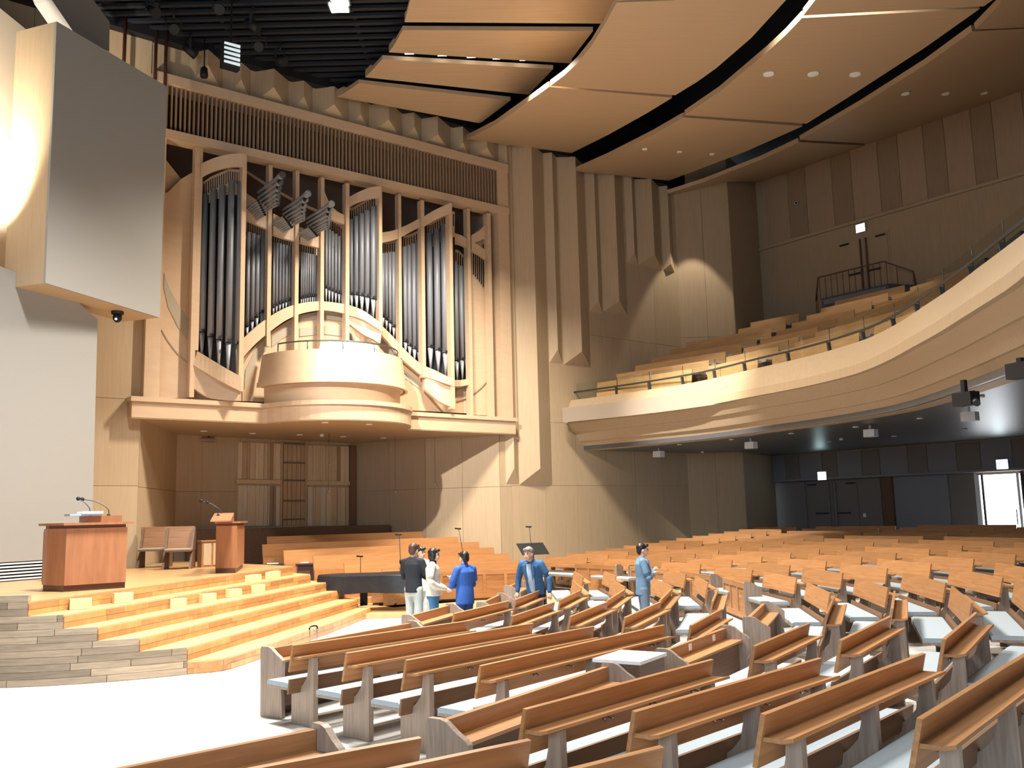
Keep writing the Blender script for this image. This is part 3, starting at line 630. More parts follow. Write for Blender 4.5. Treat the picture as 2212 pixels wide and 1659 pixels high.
for (xa, xb, mset) in ((514, 606, (0, 2, 1, 2, 0, 4)), (664, 755, (4, 0, 2, 4, 1, 2, 0))):
    random.seed(int(xa)); x = xa; 
    while x < xb-3:
        w = random.choice((6, 8, 10, 12)); w = min(w, xb-x)
        yo = (x-510)*.04
        for y0, y1 in ((955+yo, 1034+yo*.6), (1048+yo*.6, 1136)):
            nbox(x+.35, x+w-.35, y0, y1, .06+random.random()*.06, .06, tones[random.choice(mset) if random.random() > .08 else 3], 'board')
        x += w
    nbox(xa-2, xb+1, 1036+(xa-510)*.02, 1045+(xa-510)*.02, .12, .08, tones[0], 'rail_board')
for k in range(5): nbox(612+k*9.6, 620+k*9.6, 962, 1136, .06, .03, tones[1], 'board')
for y in (957, 998, 1036, 1080, 1120): nbox(609, 661, y, y+3, .12, .06, dk, 'shelf_rail')
for x in (607, 660): nbox(x, x+3.4, 955, 1140, .14, .08, tones[1], 'stile')
nbox(757, 769, 962, 1134, .14, .1, mat('frame_brown', (.20, .105, .06), .5), 'frame')
for i, (x0, x1, y) in enumerate(((394, 464, 950), (825, 879, 964))):
    a = gz(x0, y, 4.72); b = gz(x1, y, 4.72)
    t = thing('wall_washer', ('left', 'right')[i]+' bar-shaped light fitting at the top of the niche wall', 'wall light')
    build(MB().tube([tuple(a), tuple(b)], .07, 8), 'bar', VEND, t)
    for q in (a*.8+b*.2, a*.2+b*.8): build(MB().tube([tuple(q), (q[0], q[1], 4.86)], .02, 6), 'bracket', DMET, t)
for i, (x, y, z) in enumerate(((712, 1002, 4.0), (854, 1060, 2.9), (940, 1044, 3.1), (709, 1060, 2.9))):
    p = gz(x, y, z) if abs(y-1110) > 60 else gz(x, y, z)
    p = plane(x, y, S0+SN*1.5, SN)
    t = thing('hanging_microphone', ('first', 'second', 'third', 'fourth')[i]+' slim microphone hanging on a wire under the organ soffit', 'microphone', tuple(p), 0, 'hanging choir microphones')
    build(MB().tube([(0, 0, -.08), (0, 0, .04)], .022, 8), 'capsule', METAL, t); build(MB().tube([(0, 0, .04), (0, 0, 4.86-p[2])], .004, 4), 'wire', DMET, t)

# ================================================================== GALLERY (balcony)
rimpx = [(1236, 865), (1360, 848), (1500, 826), (1629, 797), (1750, 769), (1850, 740), (1900, 720), (1950, 693), (2000, 660), (2060, 620), (2120, 575), (2212, 506)]
rim = [gz(x, y, 6.16)[:2] for x, y in rimpx]
rim[0] = np.array(s2(14.5))
rim += [np.array(p) for p in ((7.25, 11), (7.9, 8), (9.3, 4.5), (11, 0), (12, -5), (12.6, -11.9))]
rim = [np.array(p) for p in smooth([tuple(p) for p in rim], 4)]
def rimoff(d):
    out = []
    for i, p in enumerate(rim):
        t = rim[min(i+1, len(rim)-1)]-rim[max(i-1, 0)]; t /= np.linalg.norm(t); n = np.array([-t[1], t[0]])
        if n.dot(p-PC) < 0: n = -n
        out.append(p+n*d)
    return out
def sweep(prof, name, m, par, closed=True, smooth_=False):
    rs_ = [rimoff(d) for d, z in prof]
    rows = [[(rs_[j][i][0], rs_[j][i][1], prof[j][1]) for j in range(len(prof))] for i in range(len(rim))]
    mb = MB()
    for j in range(len(prof)): k_ = (j+1) % len(prof); mb.strip([[r_w[j], r_w[k_]] for r_w in rows], smooth=True)
    mb.add(rows[0], [tuple(range(len(prof)))]); mb.add(rows[-1], [tuple(range(len(prof)))[::-1]]); mb.split = True
    return build(mb, name, m, par)
bal = struct(sweep([(.5, 5.3), (.45, 6.16), (-.02, 6.16), (-.33, 5.55), (-.33, 5.33), (.1, 5.3)], 'trim_gallery_front', VEN, None))
sweep([(.6, 5.02), (.6, 5.34), (-.22, 5.34), (.03, 5.02)], 'fascia_band', VEN, bal)
sweep([(.8, 4.72), (.8, 5.05), (.09, 5.05), (.32, 4.72)], 'fascia_band', VEN, bal)
sweep([(1.0, 4.42), (1.0, 4.75), (.38, 4.75), (.60, 4.42)], 'fascia_band', VEN, bal)
# soffit
fb = rimoff(.5)
end = np.array([25, -2.])
mb = MB(); pl_ = [(p[0], p[1]) for p in fb]+[(24.5, -11.9), r2(19.5), r2(-2.9), (8.9, 36.0), s2(20.3), s2(15.3)]
mb.prism([(x, y, 4.43) for x, y in pl_], [(x, y, 4.6) for x, y in pl_])
sof = struct(build(mb, 'ceiling_under_gallery', DARKSOF))
# stepped gallery floor
def angS(R, m):     # angle on circle R where it comes within m of the side wall
    a = 0
    while a < 90:
        p = np.array([*pol(R, a)[:2], 0]); 
        if (p-S0).dot(SN) > -m: return a
        a += .25
    return 90
NB = 9
stp = None
mb = MB()
for j in range(NB+1):
    Ra = 16.75+.9*j if j else 16.25; Rb = 16.75+.9*(j+1) if j < NB else 26.6; z = 5.81+.37*j; am = angS(Rb, .05)
    n = 30; rows = []
    for i in range(n+1):
        a = -21+(am+21)*i/n; rows.append([pol(Ra, a, z-.5), pol(Ra, a, z), pol(Rb, a, z)])
    mb.strip(rows)
gf = struct(build(mb, 'floor_gallery', mat('gallery_carpet', (.33, .27, .21), .8)))
# glass guard rail
gl = thing('gallery_guard_rail', 'dark metal handrail with clear glass along the gallery edge', 'railing')
rp_ = rimoff(.14); zr = 6.16
idx = list(range(0, len(rim)-2))
build(MB().tube([(rp_[i][0], rp_[i][1], zr+.30) for i in idx], .03, 8), 'handrail', RAILM, gl)
cum = 0; last = None; pi = 0
gpts = rimoff(.24); cuts = [0]
for i in range(1, len(idx)):
    cum += np.linalg.norm(rp_[i]-rp_[i-1])
    if cum > 1.28: cuts.append(i); cum = 0
for c in cuts:
    p = rp_[c]; o = (gpts[c]-p); o /= np.linalg.norm(o); q = p+o*.06
    t = rp_[min(c+1, len(rp_)-1)]-rp_[c]; t /= np.linalg.norm(t)
    a = [p+o*.03-t*.03, p+o*.03+t*.03, p+o*.12+t*.03, p+o*.12-t*.03]
    build(MB().prism([(x[0], x[1], zr) for x in a], [(x[0]-o[0]*.03, x[1]-o[1]*.03, zr+.27) for x in a]), 'rail_post', RAILM, gl)
    build(MB().tube([(gpts[c][0], gpts[c][1], zr), (gpts[c][0], gpts[c][1], zr+.64)], .010, 5), 'glass_clip', DMET, gl)
for a, b in zip(cuts[:-1], cuts[1:]):
    rows = [[(gpts[i][0], gpts[i][1], zr), (gpts[i][0], gpts[i][1], zr+.62)] for i in range(a, b+1)]
    build(MB().strip(rows), 'glass_pane', GLASS, gl)

# ================================================================== PEWS
_pm = {}
def pmesh(key, fn, m):
    if key not in _pm:
        me = fn().mesh(key[0]); me.materials.append(m); _pm[key] = me
    return _pm[key]
BACK = [(0.0, .89), (.028, .885), (-.040, .595), (-.068, .60)]
BACKT = [(0.0, .89), (.028, .885), (-.055, .33), (-.085, .335)]
LEDGE = [(-.02, .762), (.11, .762), (.17, .776), (.175, .757), (.11, .738), (-.02, .738)]
LEG = [(-.28, 0), (.14, 0), (.135, .74), (.045, .74), (.035, .62), (.01, .52), (-.05, .45), (-.12, .40), (-.42, .385), (-.43, .365), (-.28, .32)]
SEAT = [(-.56, .385), (-.10, .385), (-.10, .41), (-.56, .41)]
CUSHP = [(-.555, .412), (-.14, .412), (-.14, .45), (-.16, .465), (-.53, .465), (-.56, .447)]
LUMB = [(-.130, .35), (-.105, .35), (-.080, .51), (-.105, .51)]
def make_pew(pl, pr, label, group, z0=None, ledge=True, hooks=False, facing=None, h=.89, legs=True, name='pew', wood=None, cush=True, tall=False):
    pl = np.array(pl, float)[:2]; pr = np.array(pr, float)[:2]; d = pr-pl; L = float(np.linalg.norm(d)); c = (pl+pr)/2
    L = round(L/.05)*.05
    if z0 is None: z0 = flo(*c)
    ang = math.atan2(d[1], d[0])                # local +x along length ; local -y must face the stage
    n = np.array([math.sin(ang), -math.cos(ang)])   # world direction of local -y
    tgt = PC if facing is None else np.array(facing)
    if n.dot(tgt-c) < 0: ang += math.pi
    t = thing(name, label, 'pew', (c[0], c[1], z0), ang, group)
    W_ = wood or OAK; wk = W_.name
    link('backrest', pmesh(('backrest', L, wk, tall), lambda: MB().yz(BACKT if tall else BACK, -L/2, L/2), W_), None, t)
    if ledge: link('book_ledge', pmesh(('book_ledge', L, wk), lambda: MB().yz(LEDGE, -L/2+.02, L/2-.02), W_), None, t)
    if cush: link('seat_board', pmesh(('seat_board', L), lambda: MB().yz(SEAT, -L/2+.05, L/2-.05), OAKG), None, t)
    if cush: link('cushion', pmesh(('cushion', L), lambda: MB().yz(CUSHP, -L/2+.05, L/2-.05), CUSH), None, t)
    if not tall: link('lumbar_board', pmesh(('lumbar_board', L), lambda: MB().yz(LUMB, -L/2+.03, L/2-.03), OAKM), None, t)
    if legs:
        me = pmesh(('leg',), lambda: MB().yz(LEG, -.03, .03), OAKG)
        xs = [-L/2+.22, L/2-.22]+([0] if L > 2.4 else [])
        for x in xs: link('leg', me, None, t, (x, 0, 0))
    if hooks:
        me = pmesh(('hook',), lambda: MB().tube([(0, .03, .70), (0, .075, .685), (0, .09, .70)], .006, 5).tube([(.035, .03, .695), (.035, .05, .68)], .012, 6), METAL)
        nh = max(2, int(L/.55))
        for i in range(nh): link('coat_hook', me, None, t, (-L/2+L*(i+.5)/nh, -.03, 0))
    return t
ENDP = [(-.05, 0), (.30, 0), (.30, .05), (.28, .32), (.26, .40), (.29, .45), (.295, .64), (.26, .67), (.19, .71), (.11, .77), (.06, .785), (-.04, .785), (-.06, .75)]
def make_screen(pl, pr, label, group, z0=None, ends=(1, 1), facing=None, hooks=True, h=.80):
    pl = np.array(pl, float)[:2]; pr = np.array(pr, float)[:2]; d = pr-pl; L = float(np.linalg.norm(d)); c = (pl+pr)/2
    if z0 is None: z0 = flo(*c)
    ang = math.atan2(d[1], d[0]); n = np.array([math.sin(ang), -math.cos(ang)]); flip = False
    tgt = PC if facing is None else np.array(facing)
    if n.dot(tgt-c) < 0: ang += math.pi; ends = ends[::-1]
    t = thing('pew_screen', label, 'pew screen', (c[0], c[1], z0), ang, group)
    build(MB().box(-L/2, L/2, -.01, .02, .06, .75), 'front_panel', OAK, t)
    k = build(MB().box(-L/2, L/2, -.03, -.01, .64, .75), 'rail', OAK, t); build(MB().box(-L/2, L/2, -.03, -.01, .06, .17), 'rail', OAK, t)
    ns = max(2, round(L/.62))
    for i in range(ns+1):
        x = -L/2+.04+(L-.08)*i/ns; build(MB().box(x-.04, x+.04, -.03, -.01, .17, .64), 'stile', OAK, t)
    build(MB().box(-L/2, L/2, .02, .22, .60, .625), 'book_ledge', OAK, t)
    build(MB().box(-L/2+.03, L/2-.03, .02, .05, .0, .08), 'plinth', OAKD, t)
    build(MB().box(-L/2+.03, L/2-.03, .15, .17, .10, .60), 'rear_panel', OAKD, t)
    for e, sx in zip(ends, (-1, 1)):
        if e: build(MB().yz(ENDP, sx*(L/2+.03)-.025, sx*(L/2+.03)+.025), 'end_panel', OAKG, t)
    return t
ORD = ['first', 'second', 'third', 'fourth', 'fifth', 'sixth', 'seventh', 'eighth', 'ninth', 'tenth', 'eleventh', 'twelfth', 'thirteenth', 'fourteenth', 'fifteenth']
# --- outer block, sections beside the side wall onwards (seen from the front)
LB = {'A': ((1.995, 26.356), (.641, .497)), 'B': ((3.353, 24.343), (.73, .452)), 'C': ((4.339, 22.125), (.821, .365)), 'D': ((4.931, 19.677), (.87, .279)), 'E': ((5.094, 17.152), (.897, .172)), 'F': ((4.612, 13.921), (.875, .043))}
def lb(k, i): (p, d) = LB[k]; return np.array([p[0]+d[0]*i, p[1]+d[1]*i])
SECN = {'A': 'the block beside the side wall', 'B': 'the second block from the side wall', 'C': 'the third block from the side wall', 'D': 'the fourth block from the side wall', 'E': 'the fifth block from the side wall', 'F': 'the sixth block from the side wall'}
def distR(p): return (np.array([p[0], p[1], 0])-R0).dot(RN)
def distS(p): return (np.array([p[0], p[1], 0])-S0).dot(SN)
for i in range(13):
    prev = None
    for k in 'ABCDEF':
        pr = lb(k, i)
        if distR(pr) > -1.8 or (pr[0] < 12 and pr[1] > 34.8): prev = pr; continue
        if k == 'A':
            rad = pr-PC; r = np.linalg.norm(rad); tng = np.array([-rad[1], rad[0]])/r; pl = pr.copy()
            while distS(pl) < -2.9 and np.linalg.norm(pl-pr) < 5: pl = pl+tng*.05
        else:
            dd = pr-prev; dd /= np.linalg.norm(dd); pl = prev+dd*(1.15 if k == 'F' else .76)
        prev = pr
        if np.linalg.norm(pl-pr) < .8: continue
        make_pew(pl, pr, 'oak pew, %s row back in %s' % (ORD[i], SECN[k]), 'oak pews of the outer seating ring')
# --- near sections of the outer ring, placed one by one
def P2(a): return pick(*a)[:2]
g7 = [pick2((1783, 1325), (1800, 1286)), pick2((1925, 1313), (1930, 1276))]
dr = (g7[1][0]-g7[0][0]+g7[1][1]-g7[0][1])/2
g7 = g7+[((5.32, 11.09), (6.14, 13.34)), (pol(15.3, -28)[:2], (7.08, 13.41)), (pol(16.2, -26.5)[:2], pol(16.2, -16.5)[:2]), (pol(17.1, -25.5)[:2], pol(17.1, -15.5)[:2])]
for i, (a, b) in enumerate(g7): make_pew(a, b, 'oak pew seen nearly end-on, %s row back in the seventh block' % ORD[i], 'oak pews of the outer seating ring')
g8 = [pick2((1625, 1395), (1745, 1345)), pick2((1812, 1382), (1920, 1330)), pick2((2035, 1380), (2105, 1322)), (pol(15.5, -41)[:2], pol(15.5, -31.5)[:2]), (pol(16.4, -40)[:2], pol(16.4, -30.5)[:2])]
for i, (a, b) in enumerate(g8): make_pew(a, b, 'oak pew seen from behind at the right, %s row back beyond the long nearest pews' % ORD[i], 'near oak pews seen from behind', hooks=True)
g9 = [((1130, 1530), (1535, 1423)), ((1365, 1535), (1768, 1420)), ((1645, 1540), (1990, 1410)), ((1980, 1550), (2225, 1402))]
for i, (a, b) in enumerate(g9):
    a, b = pick2(a, b)
    if i == 3: b = a+(b-a)/np.linalg.norm(b-a)*2.95
    make_pew(a, b, ('long near pew whose left end stands just right of the wavy end panel', 'long near pew across the bottom centre of the picture', 'long near pew at lower right beside the tall leg', 'long near pew running out of the right edge')[i], 'near oak pews seen from behind', hooks=True)
g10 = [((560, 1659), (905, 1595)), ((860, 1659), (1140, 1600)), ((1250, 1659), (1425, 1615))]
for i, (a, b) in enumerate(g10):
    a, b = pick2(a, b); a = b+(a-b)/np.linalg.norm(a-b)*2.7
    make_pew(a, b, ('dark-backed pew at the bottom edge left of the wavy end panel', 'dark-backed pew at the bottom edge, middle one of three', 'dark-backed pew at the bottom edge, rightmost of three')[i], 'near oak pews seen from behind', hooks=True)
# a row behind the nearest long pews that fills the lower right corner
for i, (a, b) in enumerate((((1.3, 3.6), (3.2, 5.5)), )): pass
# --- screens of the outer ring
osc = [((290, 1659), (680, 1580), (0, 1), 'pew front with wavy end panel at the bottom left corner'), ((945, 1560), (1310, 1440), (1, 1), 'long pew front with wavy end panels before the nearest pews'),
       ((1430, 1407), (1565, 1357), (1, 1), 'pew front with two small paper slips on its back'), ((1614, 1337), (1650, 1304), (1, 1), 'short steep pew front with tall pale end panels, right of centre'),
       ((1611, 1260), (1563, 1247), (1, 0), 'pale panelled pew front facing left, nearest of the lit ones'), ((1537, 1243), (1471, 1233), (1, 0), 'panelled pew front behind the man in the grey-blue suit, right side'),
       ((1442, 1230), (1362, 1223), (0, 1), 'panelled pew front directly behind the man in the grey-blue suit'), ((1332, 1222), (1243, 1218), (1, 0), 'orange panelled pew front between the two right-hand men'), ((1235, 1212), (1190, 1208), (1, 0), 'orange panelled pew front right behind the man with the open blazer')]
for a, b, e, lab in osc:
    p, q = pick2(a, b, .75)
    if a[0] < 300: p = q+(p-q)/np.linalg.norm(p-q)*2.6
    s_ = make_screen(p, q, lab, 'pew fronts', ends=e)
    if a[0] == 1430:
        for x in (-.55, .25, .9): build(MB().box(x-.04, x+.04, .02, .026, .66, .73), 'paper_slip', PAPER, s_)
# box-shaped cabinet beside the long front
p = gz(1362, 1440, .82)
t = thing('end_cabinet', 'low wooden box with a white top between two pew fronts', 'cabinet', (p[0], p[1], flo(p[0], p[1])), math.radians(58))
build(MB().box(-.28, .28, -.22, .22, 0, .80), 'body', OAKD, t); build(MB().box(-.3, .3, -.24, .24, .80, .83), 'top', WHITE, t)
# --- inner block
isc = [((578, 1402), (885, 1346), (1, 1), 'long dark-backed pew front with pale end panel nearest the stage steps'), ((878, 1332), (968, 1308), (1, 1), 'short pew front below the man in the black sweater'), ((1037, 1304), (1078, 1285), (1, 1), 'short pew front below the man in the blue jacket'), ((1095, 1268), (1122, 1257), (1, 1), 'small pew front left of the man with the open blazer')]
for a, b, e, lab in isc: make_screen(*pick2(a, b, .75), lab, 'pew fronts', ends=e)
n1 = [((632, 1393), (1010, 1340)), ((745, 1410), (1150, 1345)), ((875, 1425), (1280, 1352)), ((1035, 1437), (1432, 1349))]
for i, (a, b) in enumerate(n1): make_pew(*pick2(a, b), 'long inner pew, %s behind the dark-backed pew front near the stage steps' % ORD[i], 'inner oak pews', hooks=True)
n2 = [((978, 1325), (1098, 1297)), ((1105, 1330), (1195, 1300)), ((1230, 1331), (1310, 1299)), ((1348, 1333), (1425, 1299)), ((1490, 1350), (1555, 1315))]
for i, (a, b) in enumerate(n2): make_pew(*pick2(a, b), 'short inner pew in front of the men, %s from the left' % ORD[i], 'inner oak pews', hooks=True)
for i, r in enumerate((7.96, 8.71, 9.48, 10.3, 11.1)): make_pew(pol(r, -20.3), pol(r, -8.2), 'steep short inner pew level with the blazer man, %s row back' % ORD[i], 'inner oak pews', hooks=(i < 3))
for i, r in enumerate((7.95, 8.7, 9.5, 10.35)): make_pew(pol(r, -5.2), pol(r, 7.2), 'short inner pew seen end-on past the blazer man, %s row back' % ORD[i], 'inner oak pews')
for i, (a, b) in enumerate((((1240, 1234), (1259, 1246.5)), ((1304, 1233.6), (1330, 1244)), ((1435, 1230), (1481, 1240)), ((1502, 1243), (1528, 1258)))):
    make_pew(*pick2(a, b), ('small upright pew board right of the blazer man', 'small upright pew board between the two right-hand men', 'orange pew right of the man in the grey-blue suit', 'steep orange pew before the pale panelled front')[i], 'inner oak pews')
# --- gallery pews
for j in range(NB):
    R = 17.3+.9*j; zf = 5.81+.37*j
    am = angS(R, 1.0); secs = [(am, 40.0), (37.8, 31.2), (29.2, 18), (16, 4), (2, -8), (-10, -19)]
    for s_, (a, b) in enumerate(secs):
        if j == NB-1 and s_ < 1: continue
        if a-b < 2: continue
        pa = np.array(pol(R, a)[:2]); pb = np.array(pol(R, b)[:2])
        if s_ == 0 and R > 22.4: 
            pa = np.array(pol(R, 45)[:2])
            if pa[1] > 35.3: continue
        if distR(pb) > -1.2 or distR(pa) > -1.2: continue
        make_pew(pa, pb, 'gallery pew, %s row up, %s gallery block from the side wall' % (ORD[j], ORD[s_]), 'pale oak pews in the upper gallery', z0=zf, legs=False, wood=OAKL, tall=True, cush=(j > 0))

# ================================================================== STAGE
RS = 4.55
stage = thing('stage', 'raised oak stage with broad curved steps and planked side', 'stage')
ZS = [1.17, .975, .78, .585, .39, .195]
lefts = [(-83.6), (-77.5), (-71.7), (-64.6), (-56.1), (-56.0)]
left_pts = [pol(RS, a) for a in lefts]
right_px = [(633, 1223), (670, 1240), (709, 1257), (742, 1273), (773, 1294), (800, 1313)]
for i in range(6):
    z = ZS[i]; L0 = np.array(left_pts[i][:2]); Rr = gz(*right_px[i], z)[:2]
    if i == 5:
        nose = [pol(RS, -56)[:2], gz(480, 1421, z)[:2], gz(546, 1402, z)[:2], gz(640, 1370, z)[:2], gz(720, 1343, z)[:2], Rr]
    else:
        mid = (L0+Rr)/2; dd = Rr-L0; nn = np.array([dd[1], -dd[0]])/np.linalg.norm(dd); nose = [L0, L0*.75+Rr*.25, mid-nn*(.06 if i == 1 else 0), L0*.25+Rr*.75, Rr]
    nose = [np.array(p) for p in smooth([tuple(p) for p in nose], 4)]
    back = [np.array([-9.0, 27.4]), np.array([-12.6, 22.5]), np.array([-13, 14])]
    arc = [np.array(pol(RS-.02, a)[:2]) for a in np.linspace(-148, lefts[i]-1, 14)]
    poly = list(nose)+[np.array([Rr[0]-.9, Rr[1]+1.0])]+[np.array(p) for p in ((-9.7, 26.6), (-9.4, 23.15), (-10.6, 22.2), (-9.3, 20.1), (-10.15, 18.3), (-11.2, 16.2))]+arc
    z0 = ZS[i+1] if i < 5 else 0
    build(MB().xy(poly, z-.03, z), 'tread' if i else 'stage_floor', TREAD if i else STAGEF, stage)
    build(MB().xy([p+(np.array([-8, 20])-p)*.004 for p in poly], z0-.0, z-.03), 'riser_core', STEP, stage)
    # riser planks, two courses
    for c in range(2):
        zz0 = z0+(z-.03-z0)*c/2; zz1 = z0+(z-.03-z0)*(c+1)/2; s = random.random()*.5
        seg = [np.linalg.norm(nose[k+1]-nose[k]) for k in range(len(nose)-1)]; tot = sum(seg)
        def at(t):
            t = max(0, min(tot, t))
            for k, l in enumerate(seg):
                if t <= l or k == len(seg)-1: return nose[k]+(nose[k+1]-nose[k])*(t/l)
                t -= l
        t0 = 0
        while t0 < tot-.05:
            t1 = min(tot, t0+random.uniform(.45, 1.15)); a = at(t0); b = at(t1); d_ = b-a; nn = np.array([d_[1], -d_[0]]); nn /= np.linalg.norm(nn)
            if nn[0] < 0: nn = -nn
            g = d_/np.linalg.norm(d_)*.003; m_ = .012+random.random()*.003
            pts = [a+g-nn*.03, b-g-nn*.03, b-g+nn*m_, a+g+nn*m_]
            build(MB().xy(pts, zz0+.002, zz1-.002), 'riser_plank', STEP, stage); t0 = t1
# planked curved side: courses clipped by the stair profile
def topz(a):
    for i in range(6):
        if a <= lefts[i]: return ZS[i]
    return ZS[5] if a <= -52 else 0
nc = 12; hc = 1.17/nc
for c in range(nc):
    z0, z1 = c*hc, (c+1)*hc; amax = -56.05
    for i in range(6):
        if z1 > ZS[i]+.02: pass
    lim = [lefts[i] for i in range(6) if ZS[i] >= z1-.03]; amax = max(lim) if lim else lefts[0]
    a = -140-random.random()*10
    while a < amax-.3:
        b = min(amax, a+random.uniform(9, 24)); n = max(2, int((b-a)/3)); ro = .012+random.random()*.004
        rows = []
        for k in range(n+1):
            t = a+(b-a)*k/n+(.05 if k == 0 else (-.05 if k == n else 0)); rows.append([pol(RS-.03, t, z0+.002), pol(RS+ro, t, z0+.002), pol(RS+ro, t, z1-.002), pol(RS-.03, t, z1-.002)])
        mb = MB().strip(rows, True); mb.add(rows[0], [(0, 1, 2, 3)]); mb.add(rows[-1], [(3, 2, 1, 0)])
        build(mb, 'side_plank', PLANK, stage); a = b
# raised kerb at the far left edge
rows = [[pol(RS-.1, a, 1.17), pol(RS+.01, a, 1.17), pol(RS+.01, a, 1.27), pol(RS-.1, a, 1.27)] for a in np.linspace(-150, -83.6, 20)]
mb = MB().strip(rows, True); mb.add(rows[0], [(0, 1, 2, 3)]); mb.add(rows[-1], [(3, 2, 1, 0)]); build(mb, 'kerb', PLANK, stage)
# pale footlight covers on the risers
for (x0, x1, y0, y1, lvl) in ((150, 198, 1289, 1315, 0), (246, 287, 1277, 1301, 0), (540, 563, 1237, 1257, 0), (584, 604, 1231, 1249, 0), (367, 402, 1290, 1312, 1), (436, 466, 1279, 1300, 1), (495, 521, 1269, 1289, 1), (548, 571, 1260, 1279, 1)):
    zt_ = ZS[lvl]; a = gz(x0, y1+3, ZS[lvl+1]); b = gz(x1, y1, ZS[lvl+1]); d_ = (b-a)[:2]; nn = np.array([d_[1], -d_[0]]); nn /= np.linalg.norm(nn)
    if nn[0] < 0: nn = -nn
    pts = [a[:2]-nn*.12, b[:2]-nn*.12, b[:2]+nn*.02, a[:2]+nn*.02]
    build(MB().xy(pts, ZS[lvl+1]+.004, zt_-.035), 'footlight_cover', mat('footlight_cover', (.80, .60, .33), .35) if 'footlight_cover' not in bpy.data.materials else bpy.data.materials['footlight_cover'], stage)
# upper podium step at the back of the stage
a = gz(345, 1231, 1.17); b = gz(466, 1229, 1.17)

# ================================================================== stage furniture
def local(t, m): return t
def pulpit(px_l, px_m, px_r, base, H, label, name, deep):
    a = gz(px_l[0], px_l[1], base)[:2]; m = gz(px_m[0], px_m[1], base)[:2]; b = gz(px_r[0], px_r[1], base)[:2]
    d = (b-m); L = np.linalg.norm(d); d /= L; n = np.array([-d[1], d[0]])
    if n[1] < 0: n = -n
    ang = math.atan2(d[1], d[0]); e = a-m; ex = e.dot(d); ey = max(.2, abs(e.dot(n)))
    t = thing(name, label, 'pulpit', (m[0], m[1], base), ang)
    build(MB().prism([(0, .03, 0), (L, .03, 0), (L-.05, deep, 0), (ex, deep, 0), (ex+.03, ey, 0)], [(0, .03, .1), (L, .03, .1), (L-.05, deep, .1), (ex, deep, .1), (ex+.03, ey, .1)]), 'plinth', PULPD, t)
    body = [(0, 0), (L, 0), (L, deep), (ex-.02, deep), (ex-.02, ey)]
    build(MB().xy(body, .1, H-.12), 'body', PULP, t)
    build(MB().xy([(.02, .02), (L-.02, .02), (L-.02, deep-.02), (ex, deep-.02), (ex, ey)], H-.12, H-.07), 'neck', PULPD, t)
    build(MB().xy([(-.06, -.06), (L+.08, -.06), (L+.08, deep+.05), (ex-.1, deep+.05), (ex-.1, ey-.05)], H-.07, H-.03), 'top_board', PULP, t)
    return t, L, d, n
t, L, d, n = pulpit((100, 1277), (138, 1279), (271, 1270), 1.17, 1.14, 'large wooden pulpit at the left on the stage', 'pulpit', .75)
build(MB().box(L*.35, L*.95, .15, .55, 1.11, 1.22), 'reading_desk', PULP, t)
def gooseneck(loc, pts, label):
    t = thing('gooseneck_microphone', label, 'microphone', loc)
    build(MB().lathe([(.03, 0), (.03, .02), (.01, .03)], n=10), 'base', BLACK, t)
    build(MB().tube(smooth(pts, 5), .008, 6), 'neck', DMET, t); e = pts[-1]; build(MB().sphere((e[0], e[1], e[2]), .035, .035, .035), 'foam_head', BLACK, t)
pw = np.array(t.location); c, s_ = math.cos(t.rotation_euler[2]), math.sin(t.rotation_euler[2])
def wl_(x, y, z): return (pw[0]+c*x-s_*y, pw[1]+s_*x+c*y, pw[2]+z)
gooseneck(wl_(L*.5, .45, 1.22), [(0, 0, 0), (-.01, 0, .12), (-.08, -.02, .22), (-.19, -.05, .30)], 'left gooseneck microphone with round foam head on the big pulpit')
gooseneck(wl_(L*.80, .4, 1.22), [(0, 0, 0), (-.02, 0, .12), (-.2, -.05, .24), (-.42, -.1, .29)], 'right gooseneck microphone with long arched neck on the big pulpit')
bk = thing('open_book', 'pale blue and white open book lying on the big pulpit', 'book', wl_(L*.36, .10, 1.225), t.rotation_euler[2])
build(MB().box(-.28, .22, 0, .34, 0, .03), 'cover', mat('pale_blue_cover', (.35, .45, .6), .6), bk); build(MB().box(-.10, .24, -.02, .25, .032, .07), 'page_block', PAPER, bk)
t2, L2, d2, n2_ = pulpit((465, 1238), (511, 1238), (527, 1226), 1.17, 1.10, 'slim wooden lectern near the middle of the stage', 'lectern', .42)
pw = np.array(t2.location); c, s_ = math.cos(t2.rotation_euler[2]), math.sin(t2.rotation_euler[2])
build(MB().prism([(-.45, .1, 1.07), (.4, .1, 1.07), (.4, .5, 1.07), (-.45, .5, 1.07)], [(-.45, .1, 1.10), (.4, .1, 1.25), (.4, .5, 1.25), (-.45, .5, 1.10)]), 'reading_desk', PULP, t2)
gooseneck(wl_(.1, .4, 1.2), [(0, 0, 0), (-.02, 0, .12), (-.1, -.02, .22), (-.22, -.04, .28)], 'left gooseneck microphone on the slim lectern')
gooseneck(wl_(.35, .35, 1.2), [(0, 0, 0), (-.02, 0, .1), (-.2, -.05, .24), (-.42, -.08, .32)], 'right gooseneck microphone with silver neck on the slim lectern')
# dark board leaning on the screen behind the pulpit
a = gz(93, 1256, 1.17); b = gz(129, 1254, 1.17); u_ = (b-a)/np.linalg.norm(b-a)
bd = thing('leaning_board', 'dark brown board standing behind the big pulpit', 'board')
build(MB().prism([tuple(a), tuple(b), tuple(b+nB*.05), tuple(a+nB*.05)], [tuple(p+np.array([0, 0, .97])) for p in (a, b, b+nB*.05, a+nB*.05)]), 'panel', OAKD, bd)
build(MB().prism([tuple(a-nB*.03), tuple(a+u_*.05-nB*.03), tuple(a+u_*.05), tuple(a)], [tuple(p+np.array([0, 0, .98])) for p in (a-nB*.03, a+u_*.05-nB*.03, a+u_*.05, a)]), 'edge_strip', DARKSOF, bd)
